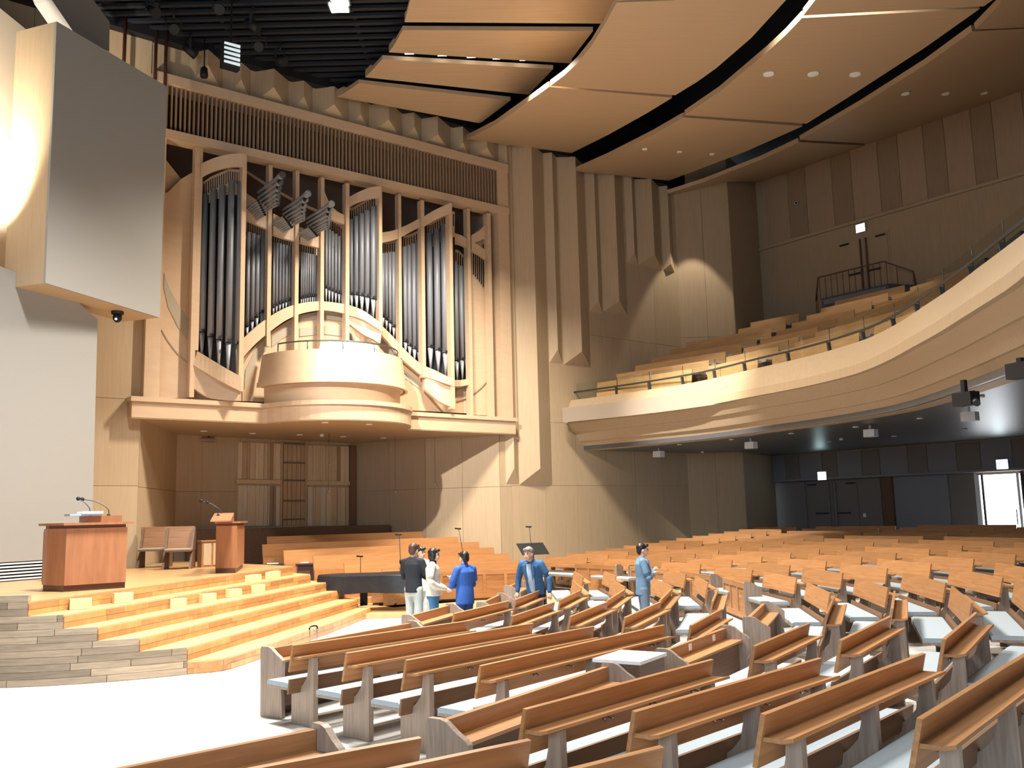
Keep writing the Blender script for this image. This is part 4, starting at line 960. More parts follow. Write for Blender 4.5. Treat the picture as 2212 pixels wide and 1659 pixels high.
# clergy seats
CLER = mat('clergy_oak_shaded', (.26, .13, .06), .4, var=(.19, .09, .04), scale=(.5, 9, 9), nscale=3)  # oak darkened to carry the shadow the benches stand in
def stall(px0, px1, ybase, ytop, label):
    a = gz(px0, ybase, 1.17); b = gz(px1, ybase-2, 1.17); w = np.linalg.norm((b-a)[:2]); ang = math.atan2((b-a)[1], (b-a)[0])
    t = thing('clergy_bench', label, 'bench', tuple(a), ang); hh = .98
    build(MB().prism([(.03, -.05, .42), (w, -.05, .42), (w, -.01, .42), (.03, -.01, .42)], [(-.08+.02, .18, hh), (w-.02, .18, hh), (w-.02, .22, hh), (-.06, .22, hh)]), 'backrest', CLER, t)
    build(MB().box(.05, w, -.5, 0, .40, .44), 'seat_board', OAKD, t); build(MB().box(.07, w-.02, -.48, -.05, .44, .47), 'cushion', MESHG, t)
    for x in (0, w-.05): build(MB().prism([(x, -.4, 0), (x+.05, -.4, 0), (x+.05, .25, 0), (x, .25, 0)], [(x, .1, hh-.03), (x+.05, .1, hh-.03), (x+.05, .25, hh-.03), (x, .25, hh-.03)]), 'side_panel', OAKD, t)
    return t
stall(303, 368, 1226, 1153, 'dark wooden clergy bench against the wall, left of two')
stall(356, 418, 1229, 1167, 'wooden clergy bench in front of the other, right of two')
a = gz(435, 1226, 1.17); t = thing('small_cabinet', 'small pale wooden cabinet left of the slim lectern', 'cabinet', tuple(a), .6)
build(MB().box(0, .5, 0, .35, 0, .6), 'body', OAK, t); build(MB().box(-.02, .52, -.02, .37, .6, .63), 'top_board', OAK, t); build(MB().box(.04, .22, -.012, 0, .05, .56), 'door', VEN, t); build(MB().box(.27, .46, -.012, 0, .05, .56), 'door', VEN, t)
# dark console desk beside the piano
pa = gz(632, 1218, 1.08); pb = gz(678, 1217, 1.08); v = (pb-pa)[:2]; w = np.linalg.norm(v); ang = math.atan2(v[1], v[0])
t = thing('console_desk', 'low dark purple-brown console desk right of the slim lectern', 'desk', (pa[0], pa[1], 0), ang)
build(MB().box(-.85, w, 0, .5, 0, 1.04), 'body', DESK, t); build(MB().box(-.9, w+.03, -.04, .54, 1.04, 1.08), 'top_board', DESK, t)
build(MB().box(-.6, w-.1, -.015, 0, .1, .9), 'front_panel', OAKD, t)
dsk = t; pw = np.array(t.location); c, s_ = math.cos(ang), math.sin(ang)
tag(build(MB().box(-.15, .15, -.1, .1, 0, .02), 'paper_sheet', PAPER, None, wl_(-.6, .2, 1.085), .3), 'white papers lying at the left on the dark console desk', 'paper')
tag(build(MB().box(-.12, .12, -.09, .09, 0, .02), 'paper_sheet', PAPER, None, wl_(.25, .2, 1.085), .1), 'white paper lying at the right on the dark console desk', 'paper')
tag(build(MB().lathe([(.04, 0), (.045, .11), (.035, .11), (.03, .02)], n=10), 'cup', DMET, None, wl_(-.05, .25, 1.085)), 'small dark cup on the dark console desk', 'cup')

# choir: stepped platform, boards, front
ch = struct(thing('floor_choir', None, None)); 
CR = [((741, 1215), (1099, 1195), 1.12), ((677, 1202), (1067, 1182), 1.28), ((609, 1189), (1034, 1170), 1.44), ((560, 1176), (990, 1159), 1.60), ((560, 1158), (912, 1148), 1.76)]
rowp = [((800, 1226), (1142, 1210), .99)]+CR
uvec = np.array([.788, .616])
for i, (a, b, z) in enumerate(rowp):
    B = gz(*b, z)[:2]; A = gz(*a, z)[:2]; d_ = B-A; Ln = np.linalg.norm(d_); d_ = .75*uvec+.25*d_/Ln; d_ /= np.linalg.norm(d_)
    A = B-d_*Ln
    if i == 4: lab = 'fifth'
    make_pew(A, B, 'long choir pew behind the piano, %s tier from the bottom' % ORD[i], 'choir pews in rising tiers', z0=z-.89, ledge=False, facing=(-2, 18), legs=False, name='choir_pew', wood=CHOIR, cush=False, tall=True)
    nn = np.array([d_[1], -d_[0]])
    pts = [A+nn*.62, B+nn*.62+d_*.1, B-nn*.35+d_*.1, A-nn*.35]
    build(MB().xy(pts, 0, z-.89), 'choir_riser', CHOIR, ch)
    # closing board below each backrest so that the tier reads solid
    pts = [A+nn*.10, B+nn*.10, B+nn*.07, A+nn*.07]
    build(MB().xy(pts, z-.89, z-.35), 'tier_board', CHOIR, ch)
# dark plinth under the slatted screen
a = gz(556, 1152, 1.9); b = gz(820, 1153, 1.9)
struct(build(MB().xy([(-9.5, 27.0), (-4.2, 31.2), (-5.6, 32.2), (-9.9, 28)], 0, 2.0), 'trim_choir_plinth', OAKD))
cq = [CAMP+ray(px, 1200)*((d)/ray(px, 1200)[1]) for px, d in ((800, 23.35), (866, 23.55), (946, 23.8), (1142, 24.3))]
cq = [q[:2] for q in cq]
for i, lab in enumerate(('short panelled choir front seen under the covered piano', 'panelled choir front hidden partly by the group of men', 'long panelled choir front behind the standing men')):
    d_ = (cq[i+1]-cq[i]); d_ /= np.linalg.norm(d_)
    make_screen(cq[i]+d_*.03, cq[i+1]-d_*.03, lab, 'choir fronts', z0=.10, ends=(0, 0), facing=(-3, 15))
pf = struct(build(MB().xy([(-5.6, 23.6), (-4.9, 21.5), (-3.4, 21.25), (-1.6, 21.35), (1.2, 22.6), (1.6, 25.2), (-1, 26.5), (-6, 25.5)], 0, .10), 'floor_platform', mat('golden_floor', (.62, .42, .20), .3, var=(.54, .35, .16), scale=(1, 6, 1))))

# grand piano under a black cover
pl_ = gz(690, 1310, 0); 
P0 = np.array([-4.75, 22.0]); P1 = np.array([-2.25, 21.65]); d_ = P1-P0; Lp = np.linalg.norm(d_); d_ /= Lp; n_ = np.array([-d_[1], d_[0]])
pn = thing('grand_piano', 'grand piano under a wrinkled black cover beside the stage steps', 'piano', (P0[0], P0[1], .10), math.atan2(d_[1], d_[0]))
random.seed(11)
out = smooth([(0, .35), (.15, .0), (.9, -.03), (Lp, .0), (Lp, 1.2), (1.8, 1.2), (1.1, .85), (.3, .7), (0, .35)], 4)
rows = []
for z, k in ((.42, 1.03), (.50, 1.02), (.65, 1.01), (.80, 1.0), (.835, .985), (.84, .9)):
    rows.append([((x-1.3)*k+1.3+random.uniform(-.012, .012)*(z < .9), (y-.5)*k+.5+random.uniform(-.015, .015)*(z < .9), z+(random.uniform(-.02, .02) if z < .55 else 0)) for x, y in out[:-1]])
mb = MB().strip(rows, True, True); mb.add(rows[-1], [tuple(range(len(rows[0])))]); build(mb, 'cover', BCLOTH, pn)
build(MB().xy([(x, y) for x, y in [((x-1.3)*.95+1.3, (y-.5)*.95+.5) for x, y in out[:-1]]], .5, .8), 'case', BLACK, pn)
for (x, y) in ((.35, .4), (Lp-.25, .15), (Lp-.25, 1.1)):
    lg = build(MB().lathe([(.03, .06), (.04, .12), (.05, .3), (.07, .45), (.075, .5)], (x, y, 0), 12), 'leg', mat('piano_leg', (.03, .012, .01), .3), pn)
    build(MB().lathe([(.03, 0), (.035, .03), (.03, .06)], (x, y, 0), 10), 'caster', mat('brass', (.7, .5, .2), .3, .9), lg)
build(MB().box(1.0, 1.15, .4, .5, .1, .5), 'pedal_lyre', BLACK, pn)
bn = thing('piano_bench', 'dark piano bench with a white cloth under the covered piano', 'bench', tuple(gz(800, 1298, .1)), .5)
build(MB().box(-.3, .3, -.18, .18, .38, .46), 'seat', OAKD, bn); build(MB().box(-.25, .28, -.2, .2, .46, .48), 'white_cloth', PAPER, bn)
for x in (-.27, .23):
    for y in (-.16, .12): build(MB().box(x, x+.04, y, y+.04, 0, .38), 'leg', OAKD, bn)
# microphone stands
def micstand(px, ytop, ybase, zf, label, tilt=0, boom=0):
    b = gz(px, ybase, zf); dd = ray(px, ytop); t_ = b[1]/dd[1]; top = (CAMP+dd*t_)[2]
    H = top-zf; t = thing('microphone_stand', label, 'microphone stand', tuple(b))
    build(MB().tube([(0, 0, .02), (0, 0, H*.62)], .014, 6), 'pole', DMET, t); build(MB().tube([(0, 0, H*.6), (tilt, 0, H)], .009, 6), 'boom', DMET, t)
    build(MB().lathe([(.03, H*.58), (.03, H*.64)], n=8), 'clutch', BLACK, t)
    for a in (0, 2.1, 4.2): build(MB().tube([(0, 0, .12), (.28*math.cos(a), .28*math.sin(a), .01)], .012, 5), 'leg', DMET, t)
    build(MB().tube([(tilt-.10, 0, H+.01), (tilt+.06, 0, H)], .02, 8), 'microphone', BLACK, t)
    return t
micstand(779, 1202, 1318, 0, 'slim black microphone stand in front of the covered piano')
micstand(866, 1155, 1305, .1, 'black microphone stand behind the man in the black sweater', -.03)
micstand(1003, 1142, 1292, .1, 'tall black microphone stand behind the man in the blue jacket', -.12)
micstand(1152, 1138, 1284, .1, 'tall black microphone stand behind the man with the open blazer', -.06)
b = gz(1155, 1290, 0); ms = thing('music_stand', 'black conductor music stand behind the man with the open blazer', 'music stand', tuple(b), .5)
build(MB().tube([(0, 0, 0), (0, 0, 1.25)], .015, 8), 'pole', DMET, ms); build(MB().prism([(-.42, -.15, 1.15), (.42, -.15, 1.15), (.42, -.14, 1.14), (-.42, -.14, 1.14)], [(-.42, .2, 1.45), (.42, .2, 1.45), (.42, .21, 1.44), (-.42, .21, 1.44)]), 'desk_plate', BLACK, ms)
for a in (0, 2.1, 4.2): build(MB().tube([(0, 0, .15), (.25*math.cos(a), .25*math.sin(a), .01)], .012, 5), 'leg', DMET, ms)
# suitcase with raised handle behind the first pew front
b = gz(677, 1352, .745); p = np.array([b[0], b[1]])
su = thing('suitcase', 'wheeled suitcase with raised grey handle behind the first pew front', 'suitcase', (p[0], p[1], 0), .9)
build(MB().box(-.17, .17, -.11, .11, .04, .48), 'shell', mat('suitcase_dark', (.04, .045, .06), .5), su)
hd = build(MB().tube([(-.065, 0, .48), (-.065, 0, .72)], .008, 6).tube([(.065, 0, .48), (.065, 0, .72)], .008, 6), 'handle_tube', METAL, su)
build(MB().tube(smooth([(-.072, 0, .70), (-.06, 0, .735), (0, 0, .745), (.06, 0, .735), (.072, 0, .70)], 3), .012, 8), 'grip', BLACK, su)
for x in (-.15, .15):
    for y in (-.08, .08): build(MB().tube([(x-.02, y, .03), (x+.02, y, .03)], .03, 10), 'wheel', BLACK, su)
random.seed(5)

# ================================================================== doors, signs, fittings of the rear wall
def rbox(u0, u1, z0, z1, off, th, nme, m, par=None): return build(boxS(MB(), u0, u1, z0, z1, off, th, RWp), nme, m, par)
def rearDoor(name, xl, xm1, xm2, xr, ytop, zb, off, m):
    ul = RP(xl, ytop, off)[0]; um1 = RP(xm1, ytop, off)[0]; um2 = RP(xm2, ytop, off)[0]; ur = RP(xr, ytop, off)[0]; zt_ = RP(xm1, ytop, off)[1]
    d = struct(rbox(ul-.08, ur+.08, zb, zt_+.07, off+.02, .06, name, m)); um = (um1+um2)/2
    rbox(ul, um-.01, zb, zt_, off+.05, .05, 'door_leaf', m, d); rbox(um+.01, ur, zb, zt_, off+.05, .05, 'door_leaf', m, d)
    for u in (um1, um2): rbox(u-.03, u+.03, zb+.1, zt_-.03, off+.14, .05, 'pull_handle', METAL if zb < 3 else OAKD, d)
    for u0, u1 in ((ul+.35, um1-.05), (um2+.05, ur-.35)): rbox(u0, u1, zb+1.0, zb+1.06, off+.12, .05, 'push_bar', DMET, d)
    for u0, u1 in ((ul+.05, ul+.45), (ur-.45, ur-.05)): rbox(u0, u1, zt_-.12, zt_-.06, off+.12, .05, 'door_closer', DMET, d)
    return d
rearDoor('door_1', 1813, 1860, 1873, 1918, 516, 10.3, .0, VEN)
rearDoor('door_2', 1745, 1792, 1806, 1852, 1041, .95, -.5, GREYW)
# darker post and panels of the lower rear wall
for x0, x1, m_ in ((1683, 1742, GREYW), (1856, 1905, GREYW), (1930, 2052, GREYL), (2054, 2112, GREYW)):
    u0 = RP(x0, 1090, -.45)[0]; u1 = RP(x1, 1090, -.45)[0]; rbox(u0+.01, u1-.01, .9, 3.3, -.45, .05, 'wall_panel', m_, wr)
u0 = RP(1906, 1090, -.3)[0]; u1 = RP(1929, 1090, -.3)[0]; rbox(u0, u1, .9, 3.3, -.3, .2, 'wall_post', OAKD, wr)
# glass door with daylight behind
ug0 = RP(2114, 1060, -.4)[0]; ug1 = RP(2208, 1060, -.4)[0]
gd = struct(rbox(ug0, ug1, .9, 3.28, -.44, .04, 'door_3', SKYM))
for u0, u1, z0, z1, m_ in ((ug0-.1, ug0+.06, .9, 3.3, WHITE), (ug0+.13, ug0+.2, .9, 3.3, DMET), (ug1-.14, ug1-.06, .9, 3.3, WHITE), (ug1, ug1+.1, .9, 3.3, DMET), (ug0, ug1, 3.22, 3.3, METAL)):
    rbox(u0, u1, z0, z1, -.36, .06, 'door_frame', m_, gd)
rbox(ug1-.24, ug1-.2, 1.5, 2.0, -.33, .04, 'pull_handle', METAL, gd)
for i, (x, y, off, lab) in enumerate(((1860, 493, .12, 'glowing exit sign above the upper gallery door'), (1777, 1028, .1, 'glowing exit sign above the dark double door under the gallery'), (2166, 1003, .1, 'glowing exit sign above the bright glass door'))):
    u, z = RP(x, y, off); t = thing('exit_sign', lab, 'exit sign', (0, 0, 0))
    rbox(u-.2, u+.2, z-.17, z+.17, off+.05, .05, 'housing', WHITE, t); rbox(u-.18, u+.18, z-.15, z+.15, off+.06, .01, 'lit_face', EXITM, t)
u, z = RP(1868, 1113, -.45); tag(rbox(u-.06, u+.06, z-.07, z+.07, -.43, .03, 'switch_plate', PAPER), 'small white switch plate on the wall right of the dark double door', 'switch')
u, z = RP(1722, 440, .1); t = thing('wall_camera', 'tiny white camera on the upper rear wall panels', 'camera', RWp(u, .1, z)); build(MB().tube([(0, 0, 0), (-.1, -.18, -.03)], .07, 8), 'body', WHITE, t); build(MB().tube([(-.1, -.18, -.03), (-.11, -.2, -.03)], .05, 8), 'lens', BLACK, t)
# landing with railing before the gallery door
la = thing('door_landing', 'grey landing with thin metal railing before the upper gallery door', 'landing')
q = [RP(x, 640, .1)[0] for x in (1772, 1935)]
zl = RP(1850, 628, 1.3)[1]
uA, uB = RP(1775, 655, 1.3)[0], RP(1920, 620, 1.3)[0]
build(MB().prism([RWp(uA-.6, .05, zl-.5), RWp(uB+.5, .05, zl-.5), RWp(uB, 1.3, zl-.5), RWp(uA, 1.3, zl-.5)], [RWp(uA-.6, .05, zl), RWp(uB+.5, .05, zl), RWp(uB, 1.3, zl), RWp(uA, 1.3, zl)]), 'platform', mat('landing_grey', (.10, .11, .12), .7), la)
rbox(uA+.1, uB-.1, zl-.28, zl-.08, 1.33, .03, 'fascia', GREYL, la)
hr = build(MB().tube([RWp(uA-.7, .6, zl+.15), RWp(uA-.05, 1.35, zl+.85), RWp(uB-.1, 1.35, zl+.85), RWp(uB+.55, .5, zl+.45), RWp(uB+.6, .4, zl-.3)], .03, 6), 'handrail', OAKD, la)
for k in range(12):
    u = uA+(uB-uA)*k/11; build(MB().tube([RWp(u, 1.35, zl-.05), RWp(u, 1.35, zl+.85)], .014, 5), 'baluster', OAKD, la)
for o_, u, h_ in ((.6, uA-.7, .15), (.95, uA-.4, .5), (1.0, uB+.2, .65), (.5, uB+.55, .45)): build(MB().tube([RWp(u, o_, zl-.5), RWp(u, o_, zl+h_)], .014, 5), 'baluster', OAKD, la)
# fittings under the gallery
for i, (x, y, sc) in enumerate(((1423, 981, .2), (1622, 962, .2), (1880, 936, .2), (2094, 900, .2))):
    p = gz(x, y, 4.2); t = thing('ceiling_speaker', ('first', 'second', 'third', 'fourth')[i]+' white box speaker from the left under the gallery', 'speaker', tuple(p), -.6, 'white speakers under the gallery')
    build(MB().prism([(-.14, -.2, -.1), (.14, -.2, -.1), (.2, .05, -.1), (.1, .18, -.1), (-.1, .18, -.1), (-.2, .05, -.1)], [(-.14, -.16, .1), (.14, -.16, .1), (.2, .05, .1), (.1, .18, .1), (-.1, .18, .1), (-.2, .05, .1)]), 'cabinet', WHITE, t)
    build(MB().tube([(0, 0, .1), (0, 0, .22)], .03, 8), 'bracket', WHITE, t)
for i, (x, y) in enumerate(((2085, 862), (2206, 806))):
    p = gz(x, y, 4.1) if i == 0 else gz(x, y-6, 4.25); t = thing('projector', ('black projector hanging under the gallery above the fourth speaker', 'black projector cut off by the right picture edge under the gallery')[i], 'projector', tuple(p), .4)
    build(MB().box(-.10, .13, -.2, .2, -.12, .12), 'body', BLACK, t); build(MB().tube([(0, -.2, -.05), (-.12, -.34, -.12)], .06, 10), 'lens', DMET, t); build(MB().box(-.04, .04, -.04, .04, .12, .345-.15*i), 'hanger', BLACK, t)
    build(MB().tube(smooth([(.1, 0, .1), (.25, 0, .15), (.28, 0, -.05), (.13, 0, -.08)], 4), .01, 5), 'cable', BLACK, t)
for i, (x, y) in enumerate(((1468, 959), (1580, 948), (1709, 935), (1848, 921), (1987, 902), (1790, 953), (1931, 941), (2083, 926), (2118, 855))):
    downlight(x, y, None, 'unlit downlight under the gallery, '+('first in the front row from the left', 'second in the front row', 'third in the front row', 'fourth in the front row', 'fifth in the front row', 'first in the rear row', 'second in the rear row', 'third in the rear row', 'lone one right beside the black projector')[i], BLACK, .05, 'unlit downlights under the gallery', 4.43)
for i, (x, y) in enumerate(((1517, 976), (1817, 948))):
    p = gz(x, y, 4.4); t = thing('smoke_detector', 'white smoke detector under the gallery, '+('left', 'right')[i]+' one', 'smoke detector', tuple(p)); build(MB().lathe([(.03, -.05), (.06, -.03), (.06, .03)], n=12), 'body', WHITE, t)
p = gz(1702, 1158, .95); t = thing('office_chair', 'black chair standing in the dark behind the last pews', 'chair', tuple(p), 2.6)
build(MB().sphere((0, .2, .95), .28, .06, .3), 'backrest', BLACK, t); build(MB().box(-.27, .27, -.25, .25, .45, .53), 'seat', BLACK, t); build(MB().tube([(0, 0, .05), (0, 0, .45)], .03, 8), 'column', DMET, t)
for a in range(5): build(MB().tube([(0, 0, .08), (.27*math.cos(a*1.257), .27*math.sin(a*1.257), .04)], .02, 6), 'base_arm', DMET, t)
# equipment on the gallery edge
for i, (x, y, w) in enumerate(((2110, 578, .35), (2175, 530, .55))):
    p = gz(x, y, 6.55); t = thing('mixing_desk', ('black equipment case with a white cup behind the gallery rail', 'dark control desk at the right end of the gallery rail')[i], 'equipment', (p[0]+.25, p[1], 6.25), 1.4)
    build(MB().box(-w, w, -.2, .2, 0, .28), 'case', BLACK, t); build(MB().prism([(-w, -.2, .28), (w, -.2, .28), (w, .2, .28), (-w, .2, .28)], [(-w, -.05, .36), (w, -.05, .36), (w, .2, .40), (-w, .2, .40)]), 'control_panel', DMET, t)

# ================================================================== PEOPLE
SKIN = mat('skin', (.62, .40, .30), .55); HAIRB = mat('hair_black', (.012, .010, .010), .35); HAIRBR = mat('hair_brown', (.06, .03, .02), .45); HAIRG = mat('hair_grey', (.22, .20, .18), .5)
MOUTH = mat('lips', (.35, .12, .10), .5)
def remesh(mb, name, voxel, m, parent, sm=4):
    me = mb.mesh('tmp'); o = bpy.data.objects.new('tmp', me); COL.objects.link(o)
    r = o.modifiers.new('r', 'REMESH'); r.mode = 'VOXEL'; r.voxel_size = voxel; r.use_smooth_shade = True
    s_ = o.modifiers.new('s', 'SMOOTH'); s_.iterations = sm; s_.factor = .5
    dg = bpy.context.evaluated_depsgraph_get(); me2 = bpy.data.meshes.new_from_object(o.evaluated_get(dg)); me2.name = name
    bpy.data.objects.remove(o); me2.materials.clear()
    for p_ in me2.polygons: p_.use_smooth = True
    return link(name, me2, m, parent)
def rings(mb, data, n=18):   # (cx, cy, cz, rx, ry) horizontal sections
    rows = [[(cx+rx*math.cos(2*math.pi*k/n), cy+ry*math.sin(2*math.pi*k/n), cz) for k in range(n)] for cx, cy, cz, rx, ry in data]
    mb.strip(rows, True, True); mb.add(rows[0], [tuple(range(n))[::-1]]); mb.add(rows[-1], [tuple(range(n))]); return mb
def limb(mb, pts, rr):
    pp = smooth(pts, 3); r2_ = [x[0] for x in smooth([(r, 0) for r in rr], 3)]
    mb.tube(pp, r2_, 10)
    for p, r in zip(pts, rr): mb.sphere(p, r, r, r, 10, 6)
    return mb
def person(label, loc, rz, h, top, legs_m, hair, arms, shirt=None, lean=0, turn=0, hemz=.86, collar=None, belt=None, longhair=False, stance=.10, shoe=BLACK, bulk=1.0):
    k = h/1.75; root = thing('person', label, 'person', loc, math.radians(rz)); root.scale = (k, k, k)
    def L(p):   # lean the upper body about the pelvis
        x, y, z = p; a = math.radians(lean)
        if z > .9: y, z = y*math.cos(a)+(z-.9)*math.sin(a), .9+(z-.9)*math.cos(a)-y*math.sin(a)
        return (x, y, z)
    def Ls(l): return [L(p) for p in l]
    hips = [(-.09, 0, .93), (.09, 0, .93)]
    legpts = [[(sx*.09, 0, .92), (sx*stance, .02, .50), (sx*stance*1.05, -.02, .10)] for sx in (-1, 1)]
    sh = [(-.185, -.01, 1.42), (.185, -.01, 1.42)]
    A = []
    for si, sx in enumerate((-1, 1)):
        if arms == 'down': A.append([sh[si], (sx*.27, -.03, 1.14), (sx*.27, .07, .90)])
        elif arms == 'down_out': A.append([sh[si], (sx*.31, .02, 1.15), (sx*.33, .13, .92)])
        elif arms == 'clasped': A.append([sh[si], (sx*.28, -.02, 1.13), (sx*.07, .25, .98)])
        else: A.append([sh[si], (sx*.26, .07, 1.13), (-sx*.07, .205+.035*si, 1.20+.05*si)])
    A = [Ls(a) for a in A]; hd = np.array(L((0, .03, 1.63)))
    tn = math.radians(turn)
    def H(x, y, z): return (hd[0]+x*math.cos(tn)-y*math.sin(tn), hd[1]+x*math.sin(tn)+y*math.cos(tn), hd[2]+z)
    b = MB()
    rings(b, [(*L((0, y, z)), rx, ry) for y, z, rx, ry in ((0, .86, .15, .10), (0, 1.0, .145, .095), (0, 1.12, .135, .09), (0, 1.25, .155, .10), (-.01, 1.38, .165, .10), (-.01, 1.46, .09, .07))])
    limb(b, [L((0, -.01, 1.42)), L((0, .0, 1.52)), tuple(hd)], [.062, .055, .06])
    for lp in legpts: limb(b, lp, [.085, .055, .042]); limb(b, [(lp[2][0], -.03, .05), (lp[2][0], .12, .035)], [.042, .035])
    for a, sx in zip(A, (-1, 1)):
        limb(b, a, [.05, .042, .028])
        w = np.array(a[2]); e = np.array(a[1]); d = (w-e)/np.linalg.norm(w-e); q = np.array([0, 0, 1.0]) if abs(d[2]) < .7 else np.array([sx*.2, 1, 0]); sd = np.cross(d, q); sd /= np.linalg.norm(sd); nn = np.cross(sd, d)
        b.tube([tuple(w), tuple(w+d*.05), tuple(w+d*.095)], [.028, .040, .034], 8)
        for f in range(4):
            o = sd*(f-1.5)*.021; ln = (.06, .072, .068, .052)[f]; p0 = w+d*.085+o
            b.tube([tuple(p0), tuple(p0+d*ln*.55+nn*.004), tuple(p0+d*ln*.9+nn*.02)], [.0105, .0098, .0085], 6)
        p0 = w+d*.03+sd*.032; b.tube([tuple(p0), tuple(p0+d*.035+sd*.022), tuple(p0+d*.065+sd*.026+nn*.01)], [.013, .012, .010], 6)
    # head: skull, jaw, nose, ears
    b.sphere(H(0, -.015, .03), .078, .098, .098, 16, 12); b.sphere(H(0, .03, -.04), .058, .065, .07, 14, 10); b.sphere(H(0, .045, -.085), .034, .035, .028)
    b.tube([H(0, .085, .015), H(0, .112, -.02), H(0, .092, -.032)], [.010, .015, .010], 6)
    for sx in (-1, 1): b.sphere(H(sx*.078, -.01, -.005), .012, .022, .032)
    remesh(b, 'body', .0105, SKIN, root, 2)
    for sx in (-1, 1): build(MB().sphere(H(sx*.030, .086, .012), .014, .008, .008), 'eye', BLACK, root); build(MB().tube([H(sx*.016, .093, .034), H(sx*.048, .083, .034)], .005, 5), 'eyebrow', hair, root)
    build(MB().tube([H(-.024, .083, -.055), H(0, .092, -.058), H(.024, .083, -.055)], .006, 5), 'mouth', MOUTH, root)
    hb = MB(); hb.sphere(H(0, -.03, .052), .089, .103, .093, 16, 10); hb.sphere(H(0, -.075, .0), .078, .052, .085 if not longhair else .11, 14, 10)
    hb.tube([H(-.06, .055, .085), H(0, .082, .092), H(.06, .055, .085)], [.028, .034, .028], 8)
    if longhair:
        for sx in (-1, 1): hb.sphere(H(sx*.072, -.02, -.01), .022, .055, .085)
    rnd = random.Random(len(label))
    for _ in range(16):
        a = rnd.uniform(0, 6.28); c_ = rnd.uniform(.2, .9); hb.sphere(H(.075*c_*math.cos(a), -.03+.09*c_*math.sin(a), .12-.04*c_), .022, .022, .018, 8, 6)
    remesh(hb, 'hair', .010, hair, root, 2)
    # trousers
    g = MB(); rings(g, [(0, 0, .80, .165*bulk, .115*bulk), (0, 0, .90, .165*bulk, .118*bulk), (0, 0, 1.0, .155*bulk, .11*bulk)])
    for lp in legpts: limb(g, [lp[0], lp[1], (lp[2][0], -.01, .11)], [.105, .078, .068])
    remesh(g, 'trousers', .014, legs_m, root, 4)
    for lp in legpts:
        f = MB(); f.sphere((lp[2][0], .05, .04), .05, .135, .045); f.sphere((lp[2][0], -.04, .06), .045, .06, .06); f.box(lp[2][0]-.045, lp[2][0]+.045, -.08, .16, 0, .02); remesh(f, 'shoe', .012, shoe, root, 2)
    # upper garment
    u = MB(); B_ = bulk
    rings(u, [(*L((0, 0, hemz)), .182*B_, .135*B_), (*L((0, 0, 1.0)), .175*B_, .13*B_), (*L((0, 0, 1.12)), .165*B_, .12*B_), (*L((0, 0, 1.27)), .185*B_, .13*B_), (*L((0, -.01, 1.38)), .195*B_, .125*B_), (*L((0, -.01, 1.455)), .12*B_, .09)])
    for a in A: limb(u, [a[0], a[1], tuple(np.array(a[1])*.12+np.array(a[2])*.88)], [.074*B_, .060*B_, .044*B_])
    limb(u, [L((-.17, -.01, 1.425)), L((0, -.01, 1.46)), L((.17, -.01, 1.425))], [.06, .07, .06])
    remesh(u, 'jacket' if shirt or collar else 'sweater', .013, top, root, 4)
    if shirt:   # open jacket front shows the shirt
        q = MB(); rows = []
        for z, w, yy in ((1.47, .045, .085), (1.38, .06, .118), (1.25, .07, .136), (1.10, .06, .132), (.98, .05, .140), (.94, .045, .142)):
            rows.append([L((-w, yy*B_, z)), L((0, yy*B_+.012, z)), L((w, yy*B_, z)), L((w, yy*B_-.06, z)), L((-w, yy*B_-.06, z))])
        q.strip(rows, True, True); build(q, 'shirt', shirt, root)
        for sx in (-1, 1): build(MB().prism([L((sx*.05, .10, 1.47)), L((sx*.10, .09, 1.46)), L((sx*.11, .14, 1.30)), L((sx*.05, .155, 1.17))], [L((sx*.05, .115, 1.47)), L((sx*.10, .105, 1.46)), L((sx*.11, .15, 1.30)), L((sx*.05, .165, 1.17))]), 'lapel', top, root)
    if collar: build(MB().tube([L((0, -.01, 1.44)), L((0, .005, 1.535))], [.078, .066], 14), 'collar', collar, root)
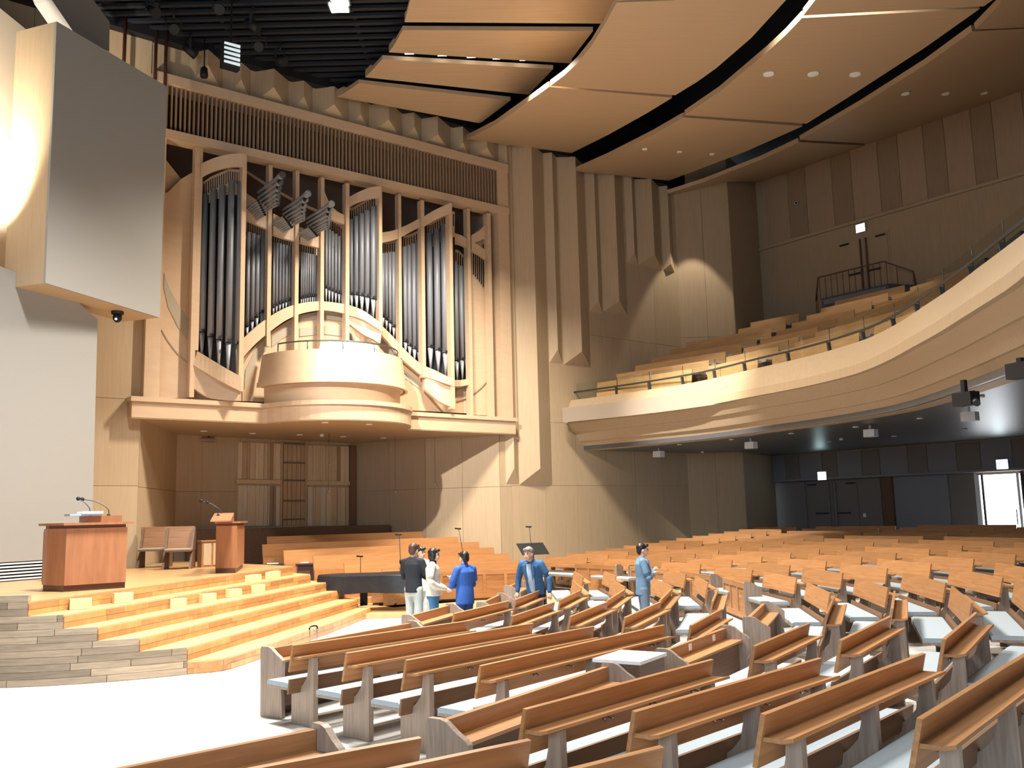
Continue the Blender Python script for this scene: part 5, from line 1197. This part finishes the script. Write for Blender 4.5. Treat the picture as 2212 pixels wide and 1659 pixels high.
    if belt: build(MB().tube([(0, .0, .955), (0, .0, .985)], .001, 6) and rings(MB(), [(0, 0, .945, .167, .121), (0, 0, .985, .165, .120)]), 'belt', BLACK, root); build(MB().box(-.025, .025, .118, .128, .945, .985), 'buckle', METAL, root)
    return root
def cl(n, c, r=.8): return mat(n, c, r, var=tuple(x*.8 for x in c), nscale=6, bump=.25)
def at(px, d): return (plane(px, 1200, (0, d, 0), np.array([0, 1, 0]))[0], d, 0)
person('person in a black sweater and pale trousers, seen from behind, arms crossed', at(893, 17.5), -28, 1.74, cl('black_knit', (.012, .016, .024)), cl('pale_trousers', (.42, .47, .46)), HAIRBR, 'crossed')
person('smiling person in white, mostly hidden behind the black sweater', at(909, 18.3), 205, 1.65, cl('white_shirt', (.8, .82, .84)), cl('white_trousers', (.6, .65, .66)), HAIRB, 'down', turn=20)
person('person in a cream jacket, black turtleneck and blue jeans, hands clasped', at(935, 17.2), -88, 1.65, cl('cream_jacket', (.62, .60, .52)), cl('blue_jeans', (.04, .16, .33)), HAIRB, 'clasped', collar=BLACK, bulk=1.12, longhair=True)
person('person in a bright blue jacket with folded arms, facing away to the left', at(1003, 16.5), 42, 1.61, cl('blue_jacket', (.03, .11, .42)), cl('navy_jeans', (.03, .08, .28)), HAIRB, 'crossed', bulk=1.1, hemz=.78, collar=cl('blue_collar', (.02, .07, .3)))
person('person in an open blue blazer, pale shirt and belt, leaning forward', at(1157, 17.05), 152, 1.71, cl('blue_blazer', (.035, .115, .26)), cl('dark_trousers', (.012, .015, .03)), HAIRG, 'down_out', shirt=cl('pale_blue_shirt', (.45, .62, .82)), lean=22, belt=True, hemz=.82, bulk=1.05)
pp6 = pol(10.0, -16.0)
person('person in a grey-blue suit with folded arms, facing right', (at(1386, 16.9)[0], 16.9, 0), -88, 1.66, cl('grey_blue_suit', (.13, .24, .36)), cl('grey_blue_suit_trousers', (.17, .23, .31)), HAIRB, 'crossed', hemz=.80, shirt=cl('light_shirt', (.6, .7, .8)), bulk=1.03)
